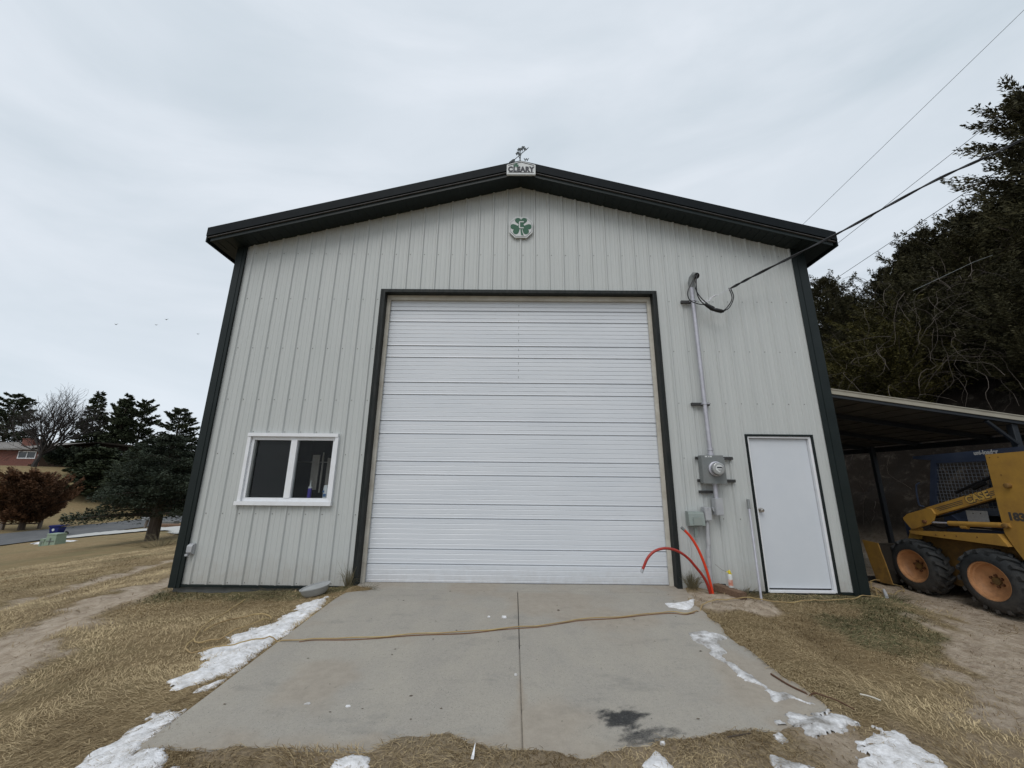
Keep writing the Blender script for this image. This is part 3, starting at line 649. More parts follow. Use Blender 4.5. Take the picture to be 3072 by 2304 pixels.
mb=MB(); mb.bbox(2.345,2.650,-.165,-.056,1.300,1.672,.008); mb.box(2.341,2.654,-.172,-.165,1.296,1.640); mb.box(2.47,2.52,-.180,-.172,1.290,1.312); em_b=mb.build('meter_box',m_gbox,em)
mb=MB(); mb.box(2.395,2.49,-.1668,-.1652,1.646,1.664); mb.build('sticker',m_sign,em)
mb=MB(); mb.box(2.425,2.44,-.1676,-.1669,1.650,1.660); mb.box(2.455,2.465,-.1676,-.1669,1.650,1.660); mb.build('sticker_mark',m_ink,em)
mb=MB(); mb.lathe([(.095,0),(.098,-.012),(.098,-.028),(.085,-.034),(.083,-.06)],(2.515,-.172,1.49),(0,1,0),28); mt_r=mb.build('meter_ring',m_galv,em,smooth='auto')
mb=MB(); mb.lathe([(.080,-.055),(.080,-.100),(.070,-.108),(.064,-.1085),(0,-.1085)],(2.515,-.172,1.49),(0,1,0),28); mb.build('meter_cover',mat('meter_glass',(.30,.31,.31),.15,spec=.8),em,smooth='auto')
mb=MB(); mb.prism([(2.515+.050*math.cos(a),1.492+.050*math.sin(a)) for a in np.radians([30,60,90,120,150,180,205])]+[(2.515,1.436)],-.2835,-.281); mb.build('meter_face',m_sign,em)
mb=MB(); mb.box(2.483,2.548,-.286,-.284,1.497,1.513); mb.box(2.495,2.535,-.286,-.284,1.476,1.479); mb.box(2.502,2.53,-.286,-.284,1.464,1.467); mb.build('meter_display',m_ink,em)
pc=thing('service_conduit','short grey conduit and pull box hanging below the meter box','conduit',(2.52,-.1,.88))
mb=MB(); mb.tube([(2.522,-.10,1.30),(2.522,-.10,1.10)],.029,12); mb.lathe([(.036,0),(.036,.025),(.030,.028)],(2.522,-.10,1.268),(0,0,1),12); mb.build('pipe',m_galv,pc,smooth='auto')
mb=MB(); mb.bbox(2.475,2.572,-.155,-.035,.885,1.105,.006); mb.box(2.479,2.568,-.162,-.155,.895,1.095); mb.prism([(2.475,.92),(2.455,.95),(2.455,.98),(2.475,.98)],-.1,-.06); mb.build('pull_box',m_pvc,pc)
mb=MB(); mb.box(2.325,2.505,-.06,-.022,1.165,1.202)
for k in range(3): mb.box(2.35+k*.05,2.37+k*.05,-.0615,-.0605,1.178,1.19)
mb.build('strut_channel',m_strut,pc)
lc=thing('lower_conduit','grey conduit rising from the ground to a small junction box','conduit',(2.33,-.1,-.1))
mb=MB(); mb.tube([(2.332,-.09,-.14),(2.334,-.09,.42),(2.352,-.09,.50),(2.368,-.09,.84)],.0245,12)
for z,x in ((.30,2.332),(.42,2.336),(.56,2.355)): mb.lathe([(.025,0),(.031,0),(.031,.09),(.025,.09)],(x,-.09,z-.05),(.02,0,1),12)
mb.build('pipe',m_pvc,lc,smooth='auto')
mb=MB(); mb.bbox(2.330,2.415,-.135,-.025,.815,.985,.006); mb.box(2.334,2.411,-.142,-.135,.825,.975); mb.lathe([(.012,0),(.012,.004)],(2.37,-.147,.965),(0,1,0),8); mb.build('junction_box',m_pvc,lc)
ob=thing('outlet_box','grey-green power outlet box with hinged cover left of the conduit','electrical box',(2.2,-.05,.72))
mb=MB(); mb.bbox(2.112,2.312,-.115,-.022,.745,.928,.008); mb.build('box',m_ggreen,ob)
mb=MB(); mb.prism([(-.118,.918),(-.128,.90),(-.148,.77),(-.148,.752),(-.118,.745)],2.108,2.316,'x'); cv=mb.build('cover',m_ggreen,ob); mb=MB(); mb.prism([(2.155,.76),(2.27,.76),(2.262,.86),(2.163,.86)],-.157,-.150); mb.build('cover_panel',m_ggreen,cv)
mb=MB(); mb.box(2.165,2.245,-.10,-.05,.728,.744); mb.box(2.19,2.225,-.09,-.055,.600,.728); mb.build('cord_grip',m_ggreen,ob)
# left corner outlet
oc=thing('corner_outlet_cover','small grey weatherproof outlet cover beside the left corner trim','electrical box',(-4.53,-.03,.3))
mb=MB(); mb.bbox(-4.565,-4.485,-.045,-.02,.31,.445,.006); mb.build('base',m_pvc,oc)
mb=MB(); mb.prism([(-.045,.44),(-.07,.43),(-.08,.415),(-.08,.345),(-.07,.33),(-.045,.325)],-4.56,-4.492,'x'); mb.box(-4.565,-4.53,-.085,-.05,.295,.322); mb.build('cover',m_pvc,oc)
# small black plug low on wall
bo=thing('plug_cover','small black plug cover low on the wall near the red conduits','electrical box',(2.51,-.03,0))
mb=MB(); mb.bbox(2.475,2.545,-.05,-.02,-.030,.030,.01); mb.build('base',m_black,bo); mb=MB(); mb.lathe([(0,0),(.018,0),(.02,.01)],(2.51,-.058,.0),(0,1,0),12); mb.build('cap',m_rubber,bo)
# red conduits
G_=H(2.3,-.18)
for nm,lab,m_,pts in (('plastic_conduit','dark red flexible conduit arching over left in front of the door',m_dred,[(2.25,-.25,-.12),(2.225,-.26,-.0),(2.19,-.27,.105),(2.14,-.28,.19),(2.065,-.30,.28),(1.975,-.32,.38),(1.87,-.34,.455),(1.76,-.35,.495),(1.64,-.36,.50),(1.525,-.37,.462),(1.44,-.38,.386),(1.385,-.38,.285),(1.358,-.38,.235)]),
    ('plastic_conduit','bright orange conduit leaning up left toward the outlet box',m_red,[(2.275,-.25,-.12),(2.262,-.25,-.0),(2.245,-.25,.11),(2.218,-.25,.24),(2.183,-.25,.36),(2.132,-.25,.496),(2.063,-.25,.62),(1.992,-.25,.702),(1.958,-.25,.735)])):
    o=thing(nm,lab,'conduit',pts[0],'red conduits coming out of the ground'); pp=cat(pts,5); mb=MB(); mb.tube(pp,.0165,12); mb.build('pipe',m_,o,smooth='auto')
    a=pp[-1]; d=(pp[-1]-pp[-2]).normalized(); mb=MB(); mb.tube([a-d*.035,a+d*.012],.0185,12); mb.build('end_cap',m_pvc if m_ is m_dred else m_gbox,o,smooth='auto')
# leaning pipe
lp=MB(); o=thing('leaning_pipe','thin grey metal pipe leaning on the wall beside the entry door','pipe',(2.82,-.32,-.1))
z_=H(2.82,-.31); lp.tube([(2.825,-.31,z_-.01),(2.90,-.18,.55),(2.968,-.06,1.06)],.0145,10); lp.build('pipe',m_galv,o,smooth='auto')
mb=MB(); mb.tube([(2.955,-.083,.97),(2.970,-.056,1.09)],.020,10); mb.build('coupling',m_gbox,o,smooth='auto')
# timber, spray can
zt=.04
tb=MB(); a=Vector((2.36,-.16,.0)); b_=Vector((2.50,-.52,.0)); zz=max(H(2.36,-.16),H(2.43,-.33),H(2.5,-.5))+.004
d=(b_-a); L_=d.length; mm=Matrix.Translation((a.x,a.y,zz))@Matrix.Rotation(math.atan2(d.y,d.x),4,'Z')@Matrix.Rotation(.03,4,'Y')
mb=MB(); mb.bbox(0,L_,-.05,.05,0,.085,.008); 
tb.v=[mm@Vector(q) for q in mb.v]; tb.f=mb.f; tb.m=mb.m
tag(tb.build('timber_block',m_timber),'short weathered brown timber lying at the wall beside the conduits','timber')
cz=zz+.085; cn=thing('foam_spray_can','white spray foam can with orange label and yellow nozzle on the timber','spray can',(2.475,-.40,cz))
cc=Vector((2.462,-.33,cz-.004))
mb=MB(); mb.lathe([(0,0),(.026,0),(.027,.004),(.027,.125),(.024,.14),(.012,.15),(0,.15)],cc,(0,0,1),20); mb.build('can_body',m_sign,cn,smooth='auto')
mb=MB(); mb.lathe([(.0276,.02),(.0276,.09)],cc,(0,0,1),20); mb.build('can_label',mat('orange_label',(.42,.09,.03),.5,var=(.65,.55,.5),scale=22),cn)
mb=MB(); mb.lathe([(.013,.15),(.016,.16),(.014,.185),(.006,.195),(0,.195)],cc,(0,0,1),12); mb.prism([(cc.x-.045,cc.z+.172),(cc.x+.008,cc.z+.188),(cc.x+.016,cc.z+.165),(cc.x+.026,cc.z+.150),(cc.x+.006,cc.z+.150),(cc.x-.006,cc.z+.168)],cc.y-.008,cc.y+.008); mb.build('nozzle',mat('yellow_nozzle',(.62,.50,.03),.45),cn)
mb=MB(); mb.tube(cat([(cc.x-.04,cc.y,cc.z+.178),(cc.x-.08,cc.y+.02,cc.z+.195),(cc.x-.14,cc.y+.06,cc.z+.25)]),.0022,5); mb.build('straw',m_twig,cn)
# window sill items
ct=thing('caulk_tube','purple caulk tube with white nozzle standing inside the window','caulk tube',(-3.15,.13,1.036))
mb=MB(); mb.lathe([(0,0),(.026,0),(.026,.135),(.020,.14)],(-3.135,.14,1.036),(0,0,1),16); mb.build('tube_body',mat('purple_plastic',(.06,.035,.30),.4),ct,smooth='auto')
mb=MB(); mb.lathe([(.026,.135),(.027,.155),(.010,.16),(.006,.20),(.003,.24)],(-3.135,.14,1.036),(0,0,1),12); mb.build('nozzle',m_white,ct)
wp=thing('wipes_canister','white cylindrical wipes canister at the right end of the window sill','canister',(-2.90,.13,1.036))
mb=MB(); mb.lathe([(0,0),(.048,0),(.048,.145),(.044,.15)],(-2.89,.14,1.036),(0,0,1),20); mb.build('canister_body',m_white,wp,smooth='auto')
mb=MB(); mb.lathe([(.044,.15),(.046,.152),(.046,.175),(.042,.18),(0,.18)],(-2.89,.14,1.036),(0,0,1),20); mb.build('lid',m_white,wp,smooth='auto')
mb=MB(); mb.box(-2.915,-2.875,.088,.0915,1.06,1.10); mb.box(-2.925,-2.905,.089,.0925,1.115,1.145); mb.build('canister_label',mat('blue_label',(.08,.16,.33),.5),wp)
# splash block
sb=thing('splash_tray','grey plastic boat-shaped tray tipped against the wall left of the slab','tray',(-2.62,-.3,-.12))
mb=MB(); n=22; ox,oy,oz=-2.66,-.34,H(-2.66,-.34)+.075
R3=Matrix.Rotation(math.radians(30),4,'Z')@Matrix.Rotation(math.radians(-10),4,'Y')@Matrix.Rotation(math.radians(10),4,'X')
v=[];rings=[(.93,.030),(.97,.042),(1.06,.042),(1.06,.030),(1.0,.028),(.9,-.02),(.72,-.055),(.60,-.057)]
for s_,h_ in rings:
    for k in range(n):
        a=2*math.pi*k/n; v.append(Vector((ox,oy,oz))+R3@Vector((.165*s_*math.cos(a),.078*s_*math.sin(a)*(1+.2*math.cos(a)),h_)))
F=[(i*n+k,i*n+(k+1)%n,(i+1)*n+(k+1)%n,(i+1)*n+k) for i in range(len(rings)-1) for k in range(n)]
mb.add(v,F); mb.add([Vector((ox,oy,oz))+R3@Vector((.165*.93*math.cos(2*math.pi*k/n),.078*.93*math.sin(2*math.pi*k/n)*(1+.2*math.cos(2*math.pi*k/n)),.030)) for k in range(n)],[tuple(range(n))])
mb.build('tray_body',mat('grey_tray_plastic',(.27,.28,.28),.5,var=(.36,.37,.37),scale=5),sb,smooth='auto')
# ------------------------------------------------------------------ cords and sticks on the ground
S1=[(-2.46,-.47),(-2.36,-.79),(-2.31,-1.04),(-2.32,-1.44),(-2.32,-1.83),(-2.32,-2.0),(-2.3,-2.18),(-2.33,-2.24),(-2.43,-2.21),(-2.52,-2.31),(-2.62,-2.34),(-2.8,-2.24),(-2.78,-2.13),(-2.71,-2.04),(-2.66,-2.02),(-2.82,-1.99),(-2.75,-1.89),(-2.86,-1.83),(-2.95,-1.73),(-2.88,-1.65),(-2.81,-1.58),(-2.95,-1.43),(-2.78,-1.36),(-2.82,-1.25),(-2.68,-1.2),(-2.62,-1.12),(-2.73,-.96),(-2.68,-.92),(-2.6,-.85),(-2.7,-.72),(-2.63,-.59)]
def drape(P,off,n=6,w=.0):
    out=[]
    for p in cat([(x,y,0) for x,y in P],n):
        inside=float(sdist(np.array([p.x]),np.array([p.y]),APRON)[0])<0
        z=max(H(p.x,p.y),.04*min(p.y,0) if inside else -9)-(.6*off if inside else 0)+.052*float(sm(np.array([(.06-sdist(np.array([p.x]),np.array([p.y]),S1)[0])/.1]))[0]); out.append((p.x,p.y,z+off+w*abs(math.sin(p.x*7))))
    return out
cA=[(-3.5,-.36),(-3.43,-.74),(-3.4,-.95),(-3.36,-1.15),(-3.28,-1.35),(-3.21,-1.48),(-3.19,-1.57),(-3.13,-1.67),(-3.02,-1.76),(-2.87,-1.82),(-2.7,-1.83),(-2.51,-1.8),(-2.31,-1.76),(-2.08,-1.76),(-1.96,-1.73),(-1.68,-1.7),(-1.45,-1.68),(-1.1,-1.6),(-.66,-1.54),(-.35,-1.47),(-.17,-1.42),(.04,-1.38),(.29,-1.29),(.47,-1.2),(.82,-1.15),(1.19,-1.05),(1.46,-.98),(1.58,-1.03),(1.71,-.97),(2.02,-.74),(2.43,-.57),(2.69,-.47),(3.11,-.43),(3.41,-.34),(3.62,-.33),(3.95,-.25),(4.2,-.12),(4.50,-.06)]
cB=[(-3.2,-1.49),(-3.12,-1.56),(-3.02,-1.57),(-2.83,-1.51),(-2.76,-1.39),(-2.71,-1.22),(-2.73,-1.09),(-2.85,-.97),(-2.99,-.94),(-3.13,-.99),(-3.22,-1.12),(-3.24,-1.32)]
mb=MB(); mb.tube(drape(cA,.026,6,.006),.0052,7)
co_=mb.build('extension_cord',m_cord); tag(co_,'long yellow extension cord lying across the driveway slab and lawn','cord')
mb=MB(); mb.tube(drape([(p[0],p[1]-.006+.011*math.sin(i*2.3)) for i,p in enumerate(cA[13:29])],.008,6),.0045,6); tag(mb.build('extension_cord',mat('brown_cord',(.17,.085,.04),.7)),'thin brown cord running alongside the yellow cord across the slab','cord')
mb=MB(); mb.tube(drape(cB,.026,6,.01),.0062,7); tag(mb.build('cord_loop',m_cord),'yellow cord loop on the dry lawn left of the snow','cord')
cl=thing('cord_coil','loose yellow cord coil with grey connector by the right corner trim','cord',(4.9,.4,-.2))
mb=MB(); mb.tube(drape([(4.52,-.05),(4.75,.35),(5.2,.95),(5.6,1.22),(5.75,1.05),(5.45,.62),(4.95,.22),(4.72,.12),(4.85,.42),(5.1,.75),(5.3,.95)],.03,7,.03),.0062,7); mb.tube(drape([(4.50,-.02),(4.70,.22),(4.85,.42),(4.95,.42),(4.90,.3)],.03,6,.05),.0062,7); mb.build('cable',m_cord,cl)
a=Vector(drape([(4.62,-.02),(4.72,.12)],.03)[0]); mb=MB(); mb.tube([a,a+Vector((.07,.09,.02)),a+Vector((.12,.16,.05))],[.018,.02,.013],10); mb.build('connector',m_pvc,cl,smooth='auto')
mb=MB(); pp=drape([(1.72,-2.2),(1.75,-2.34),(1.80,-2.44),(1.85,-2.5),(1.91,-2.56),(1.95,-2.66)],.02); mb.tube(pp,[.007-.0001*i for i in range(len(pp))],6); tag(mb.build('fallen_branch',mat('brown_stick',(.09,.045,.025),.8)),'long thin brown stick lying along the right slab edge','stick')
mb=MB(); mb.tube(drape([(2.12,-2.51),(2.17,-2.53),(2.21,-2.56)],.03),.005,5); tag(mb.build('bleached_stick',m_beige),'short white stick in the dry grass right of the slab','stick')
def seg_on(x,y,ang,l,r,name,lab,m_,cat_,grp=None):
    mb=MB(); mb.tube(drape([(x,y),(x+l*.5*math.cos(ang)+.01,y+l*.5*math.sin(ang)),(x+l*math.cos(ang),y+l*math.sin(ang))],.012),r,5); tag(mb.build(name,m_),lab,cat_,grp)
seg_on(1.0,-2.93,.25,.16,.0035,'twig','thin dark twig on brown dirt at the slab foot, right side',m_bark,'stick')
# white scraps and dark litter
def chip(x,y,s,name,lab,m_,cat_,h=.006,seed=0):
    rr=random.Random(seed); n=7; P=[(x+s*rr.uniform(.6,1.1)*math.cos(2*math.pi*k/n),y+.6*s*rr.uniform(.6,1.1)*math.sin(2*math.pi*k/n)) for k in range(n)]
    z=max(H(x,y),.04*min(y,0) if sdist(np.array([x]),np.array([y]),APRON)[0]<0 else -9)+.001
    mb=MB(); v=[(a,b_,z) for a,b_ in P]+[(x+(a-x)*.8,y+(b_-y)*.8,z+h*rr.uniform(.6,1.3)) for a,b_ in P]
    mb.add(v,[tuple(range(7,14))]+[(k,(k+1)%7,7+(k+1)%7,7+k) for k in range(7)]); tag(mb.build(name,m_),lab,cat_)
chip(-.31,-1.17,.035,'ice_chip','white ice chip on the slab left of the joint, above the cord',m_snow,'ice chip',.015,1)
chip(-.47,-1.16,.016,'ice_chip','tiny white ice chip just left of the larger chip above the cord',m_snow,'ice chip',.01,2)
chip(-.20,-2.25,.016,'ice_chip','small white chip touching the slab joint halfway down',m_snow,'ice chip',.01,3)
chip(.62,-2.97,.02,'ice_chip','white chip in the dirt at the foot of slab, right of the tar stain',m_snow,'ice chip',.012,4)
chip(-1.55,-2.63,.022,'ice_chip','white flake on the slab near its lower left corner',m_snow,'ice chip',.006,5)
chip(-1.28,-2.65,.020,'ice_chip','pale flake right of the white flake near the lower left slab corner',m_snow,'ice chip',.006,6)
mb=MB(); z=H(-.42,-3.09); mb.add([(-.442,-3.10,z+.004),(-.425,-3.11,z+.006),(-.424,-3.06,z+.050),(-.436,-3.098,z+.02),(-.423,-3.103,z+.02),(-.422,-3.058,z+.052)],[(0,1,2),(3,4,5),(0,3,5,2),(1,4,5,2),(0,1,4,3)]); tag(mb.build('paper_scrap',m_white),'pointed white scrap standing in the brown grass below the slab','scrap')
mb=MB(); rr=random.Random(5)
for k in range(46):
    x=rr.uniform(-2.1,1.7); y=rr.uniform(-2.8,-.3); s=rr.uniform(.003,.010)*(1 if rr.random()<.85 else 1.8); a=rr.uniform(0,3.14); z=.04*y+.003
    P=[(x+s*math.cos(a+q)*rr.uniform(.5,1.2)*1.5,y+s*math.sin(a+q)*rr.uniform(.4,1)) for q in (0,1.3,2.4,3.5,4.9)]
    mb.add([(p,q,z) for p,q in P]+[(x,y,z+s*.5)],[(i,(i+1)%5,5) for i in range(5)])
tag(mb.build('leaf_litter',mat('dead_leaf',(.06,.05,.04),.9,var=(.15,.12,.09),scale=20)),'scattered dark dead leaf bits on the concrete slab','leaf litter',kind='stuff')
# ------------------------------------------------------------------ snow
def patch(P,h,m_,lab,step=.013,fall=.10,rag=.05,grp='melting snow patches',thr=0.):
    P_=np.array(P); a=np.arange(P_[:,0].min()-.08,P_[:,0].max()+.08,step); c=np.arange(P_[:,1].min()-.08,P_[:,1].max()+.08,step)
    def base(X,Y):
        ins=sdist(X,Y,APRON)<0; return np.maximum(height(X,Y),np.where(ins,.04*np.clip(Y,-9,0),-9))
    def e(X,Y): return -sdist(X,Y,P)+(fbm(X*9,Y*9,3,71)-.5)*rag*2.6+(fbm(X*34,Y*26,3,77)-.5)*min(.05,rag*1.1)-thr*sm((fbm(X*11+Y*6,Y*24-X*6,3,72)-.58)/.08)*2.2
    def zf(X,Y): 
        d=e(X,Y); return base(X,Y)+np.where(d>0,h*(1-np.exp(-np.maximum(d,0)/(fall*.8)))*(.35+1.1*fbm(X*6+Y*3,Y*13-X*5,4,73))+.0015+.007*fbm(X*45,Y*45,2,79),-.02)
    o=grid_mesh('snow_patch',a,c,zf,m_,keep=lambda q:e(q[:,0],q[:,1])>-.012)
    tag(o,lab,'snow',grp); return o
patch(S1,.034,m_snow,'long white snow patch along the left slab edge',rag=.045,thr=.015)
patch([(-2.45,-2.42),(-2.41,-2.32),(-2.33,-2.30),(-2.31,-2.40)],.03,m_snow,'tiny snow patch just below the long patch at left slab edge',rag=.02)
patch([(-2.30,-2.64),(-2.29,-2.76),(-2.26,-2.88),(-2.26,-2.96),(-2.22,-3.07),(-2.13,-3.06),(-2.03,-3.09),(-1.9,-3.25),(-2.5,-3.25),(-2.53,-3.05),(-2.57,-2.97),(-2.57,-2.91),(-2.54,-2.83),(-2.49,-2.75),(-2.54,-2.65),(-2.44,-2.63)],.030,m_snow,'snow patch around the lower left corner of the slab',rag=.04)
patch([(1.48,-.67),(1.63,-.69),(1.87,-.6),(1.8,-.77),(1.69,-.9),(1.59,-.88),(1.5,-.8)],.045,m_snow,'small bright snow patch on the slab in front of the red conduits',rag=.02)
patch([(1.41,-1.48),(1.59,-1.42),(1.71,-1.51),(1.75,-1.58),(1.61,-1.64),(1.57,-1.77),(1.58,-1.86),(1.51,-1.9),(1.5,-2.0),(1.55,-2.08),(1.54,-2.14),(1.57,-2.18),(1.58,-2.33),(1.61,-2.4),(1.69,-2.46),(1.72,-2.52),(1.78,-2.56),(1.73,-2.57),(1.67,-2.5),(1.52,-2.54),(1.51,-2.48),(1.55,-2.35),(1.46,-2.29),(1.44,-2.22),(1.46,-2.14),(1.46,-2.05),(1.42,-1.96),(1.41,-1.87),(1.46,-1.81),(1.42,-1.71),(1.39,-1.61)],.022,m_ice,'winding strip of thin icy snow on the right of the slab',.011,.06,.012,thr=.006)
patch([(1.38,-2.72),(1.5,-2.67),(1.6,-2.68),(1.8,-2.63),(1.86,-2.72),(1.86,-2.82),(1.73,-2.86),(1.57,-2.91),(1.47,-2.88),(1.52,-2.8),(1.43,-2.83),(1.36,-2.79)],.022,m_ice,'dirty icy snow patch at the lower right corner of the slab',.012,.07,.028,thr=.025)
patch([(1.27,-2.88),(1.34,-2.86),(1.35,-2.93),(1.29,-2.95)],.012,m_ice,'small icy spot left of the dirty snow at lower right slab corner',.012,.04,.015)
patch([(1.85,-2.76),(1.95,-2.82),(2.05,-2.85),(2.06,-2.96),(2.06,-3.05),(2.0,-3.25),(1.56,-3.25),(1.63,-3.07),(1.58,-2.98),(1.74,-2.93)],.024,m_snow,'bright snow patch on the grass at the bottom right of the slab',.02,rag=.045,thr=.035)
patch([(.46,-3.14),(.56,-3.03),(.61,-3.10),(.60,-3.22),(.46,-3.2)],.05,m_snow,'small snow lump in the dirt below the tar stain',.016,rag=.02)
patch([(-1.15,-3.14),(-1.07,-3.10),(-.96,-3.12),(-.94,-3.2),(-1.16,-3.22)],.03,m_snow,'small snow patch in the brown grass below the slab, left of centre',.016,rag=.02)
patch([(1.12,-3.07),(1.21,-3.05),(1.26,-3.09),(1.36,-3.12),(1.3,-3.24),(1.1,-3.2)],.02,m_ice,'thin icy snow at the bottom edge between lump and bright patch',.016,rag=.03)
patch([(-30.6,20.2),(-28.4,18.7),(-25.4,17.2),(-25.2,17.9),(-28,19.9),(-30.3,21)],.12,m_snow,'distant snow patch in the grass beside the green utility boxes',.25,.8,.2)
# ------------------------------------------------------------------ dead grass
cols=[(.10,.072,.038),(.30,.235,.135)]
m_blade=mat('dead_grass_blade',(.115,.076,.036),.85,var=(.64,.51,.305),attr='tint',spec=.15)
m_gblade=mat('green_grass_blade',(.055,.065,.030),.8,var=(.24,.235,.12),attr='tint',spec=.15)
def blades(n,rmax,dens,L0,W0,lie,m_,name,lab,seed,pw=1.0):
    g=np.random.default_rng(seed); r=1.6+(rmax-1.6)*g.random(n)**pw; th=g.uniform(-1.22,1.22,n)
    x=-.23+r*np.sin(th); y=-5.54+r*np.cos(th)
    k=g.random(n)<dens(x,y); x,y,r=x[k],y[k],r[k]; n=len(x); z=height(x,y)
    sc=np.clip(r/3.4,1.35,2.3)
    flow=fbm(x*.8,y*.8,2,91)*6.28*1.3+g.normal(0,.62,n); L=L0*g.uniform(.45,1.35,n)*np.sqrt(sc); Wd=W0*g.uniform(.6,1.2,n)*sc
    el=np.abs(g.normal(lie,.28,n)); dx=np.cos(flow)*np.cos(el); dy=np.sin(flow)*np.cos(el); dz=np.sin(el)
    sx_,sy_=-np.sin(flow),np.cos(flow); bend=g.normal(0,.6,n)
    P0=np.stack([x,y,z-.004+g.random(n)*.010],1); D=np.stack([dx,dy,dz],1); Sd=np.stack([sx_,sy_,0*sx_],1)*Wd[:,None]
    P1=P0+D*(L*.5)[:,None]; D2=D+np.stack([sx_*bend,sy_*bend,-.35*np.ones(n)-.3*el],1); P2=P1+D2*(L*.5)[:,None]
    co=np.stack([P0-Sd,P0+Sd,P1+Sd*.8,P1-Sd*.8,P2],1).reshape(-1,3)
    i=np.arange(n)*5; F=np.concatenate([np.stack([i,i+1,i+2],1),np.stack([i,i+2,i+3],1),np.stack([i+3,i+2,i+4],1)])
    me=mesh_np(name,co,F,m_); a=me.attributes.new('tint','FLOAT','FACE'); cl_=fbm(x*2.2,y*2.2,3,93); tt=np.clip(.16+g.random(n)*.62+.8*(cl_-.5)-.35*masks(x,y)[0],0,1)
    a.data.foreach_set('value',np.concatenate([tt,tt,tt]).astype(np.float32)); o=bpy.data.objects.new(name,me); COL.objects.link(o); tag(o,lab,'grass',kind='stuff')
def dgrass(x,y):
    d,g,n,n2=masks(x,y); s=sdist(x,y,APRON)
    keep=(s>-.01-.05*(n>.5))&~((x>-4.62)&(x<4.3)&(y>-.03))&(x<7); n3=fbm(x*2.5,y*2.5,3,95)
    return keep*np.clip(1.1-d*1.08,.04+.14*(x>1.8)*(n>.42),1)*(.45+.8*sm((n3-.3)/.35))
blades(900000,17,dgrass,.055,.0013,.20,m_blade,'dead_grass','matted tan dead grass of the yard around the slab',3,1.15)
def dgreen(x,y):
    d,g,n,n2=masks(x,y); s=sdist(x,y,APRON); return (s>0)*((y<-.04)|(x<-4.8)|(x>4.5))*g*.9
blades(330000,10,dgreen,.055,.0016,.4,m_gblade,'green_grass','dull green grass tufts along the foundation and right lawn',4)
def tuft(x,y,n,h,spread,m_,name,lab,cat_,seed):
    g=random.Random(seed); mb=MB(); z=H(x,y)-.01
    for k in range(n):
        a=g.uniform(0,6.28); r=spread*g.random(); bx,by=x+.3*r*math.cos(a),y+.3*r*math.sin(a); hh=h*g.uniform(.4,1)
        p0=Vector((bx,by,z)); p1=Vector((bx+.5*r*math.cos(a),by+.5*r*math.sin(a),z+hh*.6)); p2=Vector((bx+r*math.cos(a),by+r*math.sin(a)-.01,z+hh*g.uniform(.5,1)))
        mb.tube([p0,p1,p2],[.0022,.0016,.0006],3,False)
    tag(mb.build(name,m_),lab,cat_)
m_weed=mat('dry_weed',(.10,.088,.05),.9,var=(.20,.17,.10),scale=10)
tuft(-2.12,-.12,260,.11,.22,m_gblade and mat('weed_green',(.055,.06,.028),.9,var=(.14,.125,.06),scale=9),'weed_tuft','bushy grass tuft at the left foot of the overhead door','weed',1)
tuft(-2.36,-.06,70,.34,.14,m_weed,'weed_tuft','tall thin dry weed against the wall left of the overhead door','weed',2)
tuft(2.10,-.06,150,.28,.16,m_weed,'weed_tuft','dry weed tuft at the right foot of the overhead door','weed',3)
tuft(2.78,-.07,110,.13,.2,m_weed,'weed_tuft','low dry weed between the spray can and the entry door','weed',4)
tuft(1.80,-.18,110,.04,.24,m_weed,'weed_tuft','flat clump of straw on the slab below the arching conduit','weed',5)
tuft(4.75,.05,130,.11,.3,m_weed,'weed_tuft','scruffy dry weeds behind the right corner trim','weed',6)
tuft(4.05,-2.05,80,.07,.14,m_weed,'weed_tuft','dark dry weed clump alone on the sandy yard','weed',8)
tuft(-3.3,-.10,120,.10,.3,m_weed,'weed_tuft','ragged dry grass against the foundation below the window','weed',9)
tuft(-11.9,8.1,240,.55,1.3,m_weed,'weed_tuft','tall dry weeds right of the spruce trunk','weed',7)
# ------------------------------------------------------------------ LEAN-TO
LT=thing('lean_to_shed','open lean-to shed with beige edged metal roof on the right side','shed',(4.42,.02,-.2))
zl=lambda x:2.665-.1405*(x-4.40)
def lslab(mb,x0,x1,y0,y1,o0,o1):
    v=[(x,y,zl(x)+o) for x in (x0,x1) for y in (y0,y1) for o in (o0,o1)]; mb.add(v,[(0,1,3,2),(4,6,7,5),(0,4,5,1),(2,3,7,6),(0,2,6,4),(1,5,7,3)])
m_lroof=mat('lean_to_steel',(.05,.05,.046),.7,var=(.09,.085,.075),scale=6); m_beam=mat('dark_steel_beam',(.018,.022,.027),.5); m_tan=mat('beige_roof_edge',(.33,.31,.255),.5,var=(.27,.25,.20),scale=5)
mb=MB(); lslab(mb,4.44,8.0,0.05,8.2,-.022,-.004)
for k in range(11): lslab(mb,4.5+k*.32,4.54+k*.32,.06,8.2,-.036,-.0225)
mb.build('roof_sheet',m_lroof,LT)
mb=MB(); lslab(mb,4.43,8.02,0.0,.048,-.070,.012); mb.mi=0; lslab(mb,4.43,8.02,-.012,-.001,-.070,-.045); lslab(mb,4.43,8.02,-.010,-.001,-.002,.012); mb.build('roof_edge_trim',m_tan,LT)
mb=MB(); lslab(mb,4.43,8.0,.006,.05,-.115,-.072); 
for y in (1.1,2.3,3.5,4.7,5.9,7.1): lslab(mb,4.43,8.0,y,y+.06,-.11,-.037)
mb.box(7.9,7.96,.06,8.2,2.0,2.10); mb.build('rafters',m_beam,LT)
for x,y in ((7.03,.06),(7.62,3.0),(7.7,6.0)):
    mb=MB(); mb.bbox(x-.04,x+.04,y-.02,y+.06,H(x,y)-.2,zl(x)-.116,.006); mb.build('post',m_beam,LT)
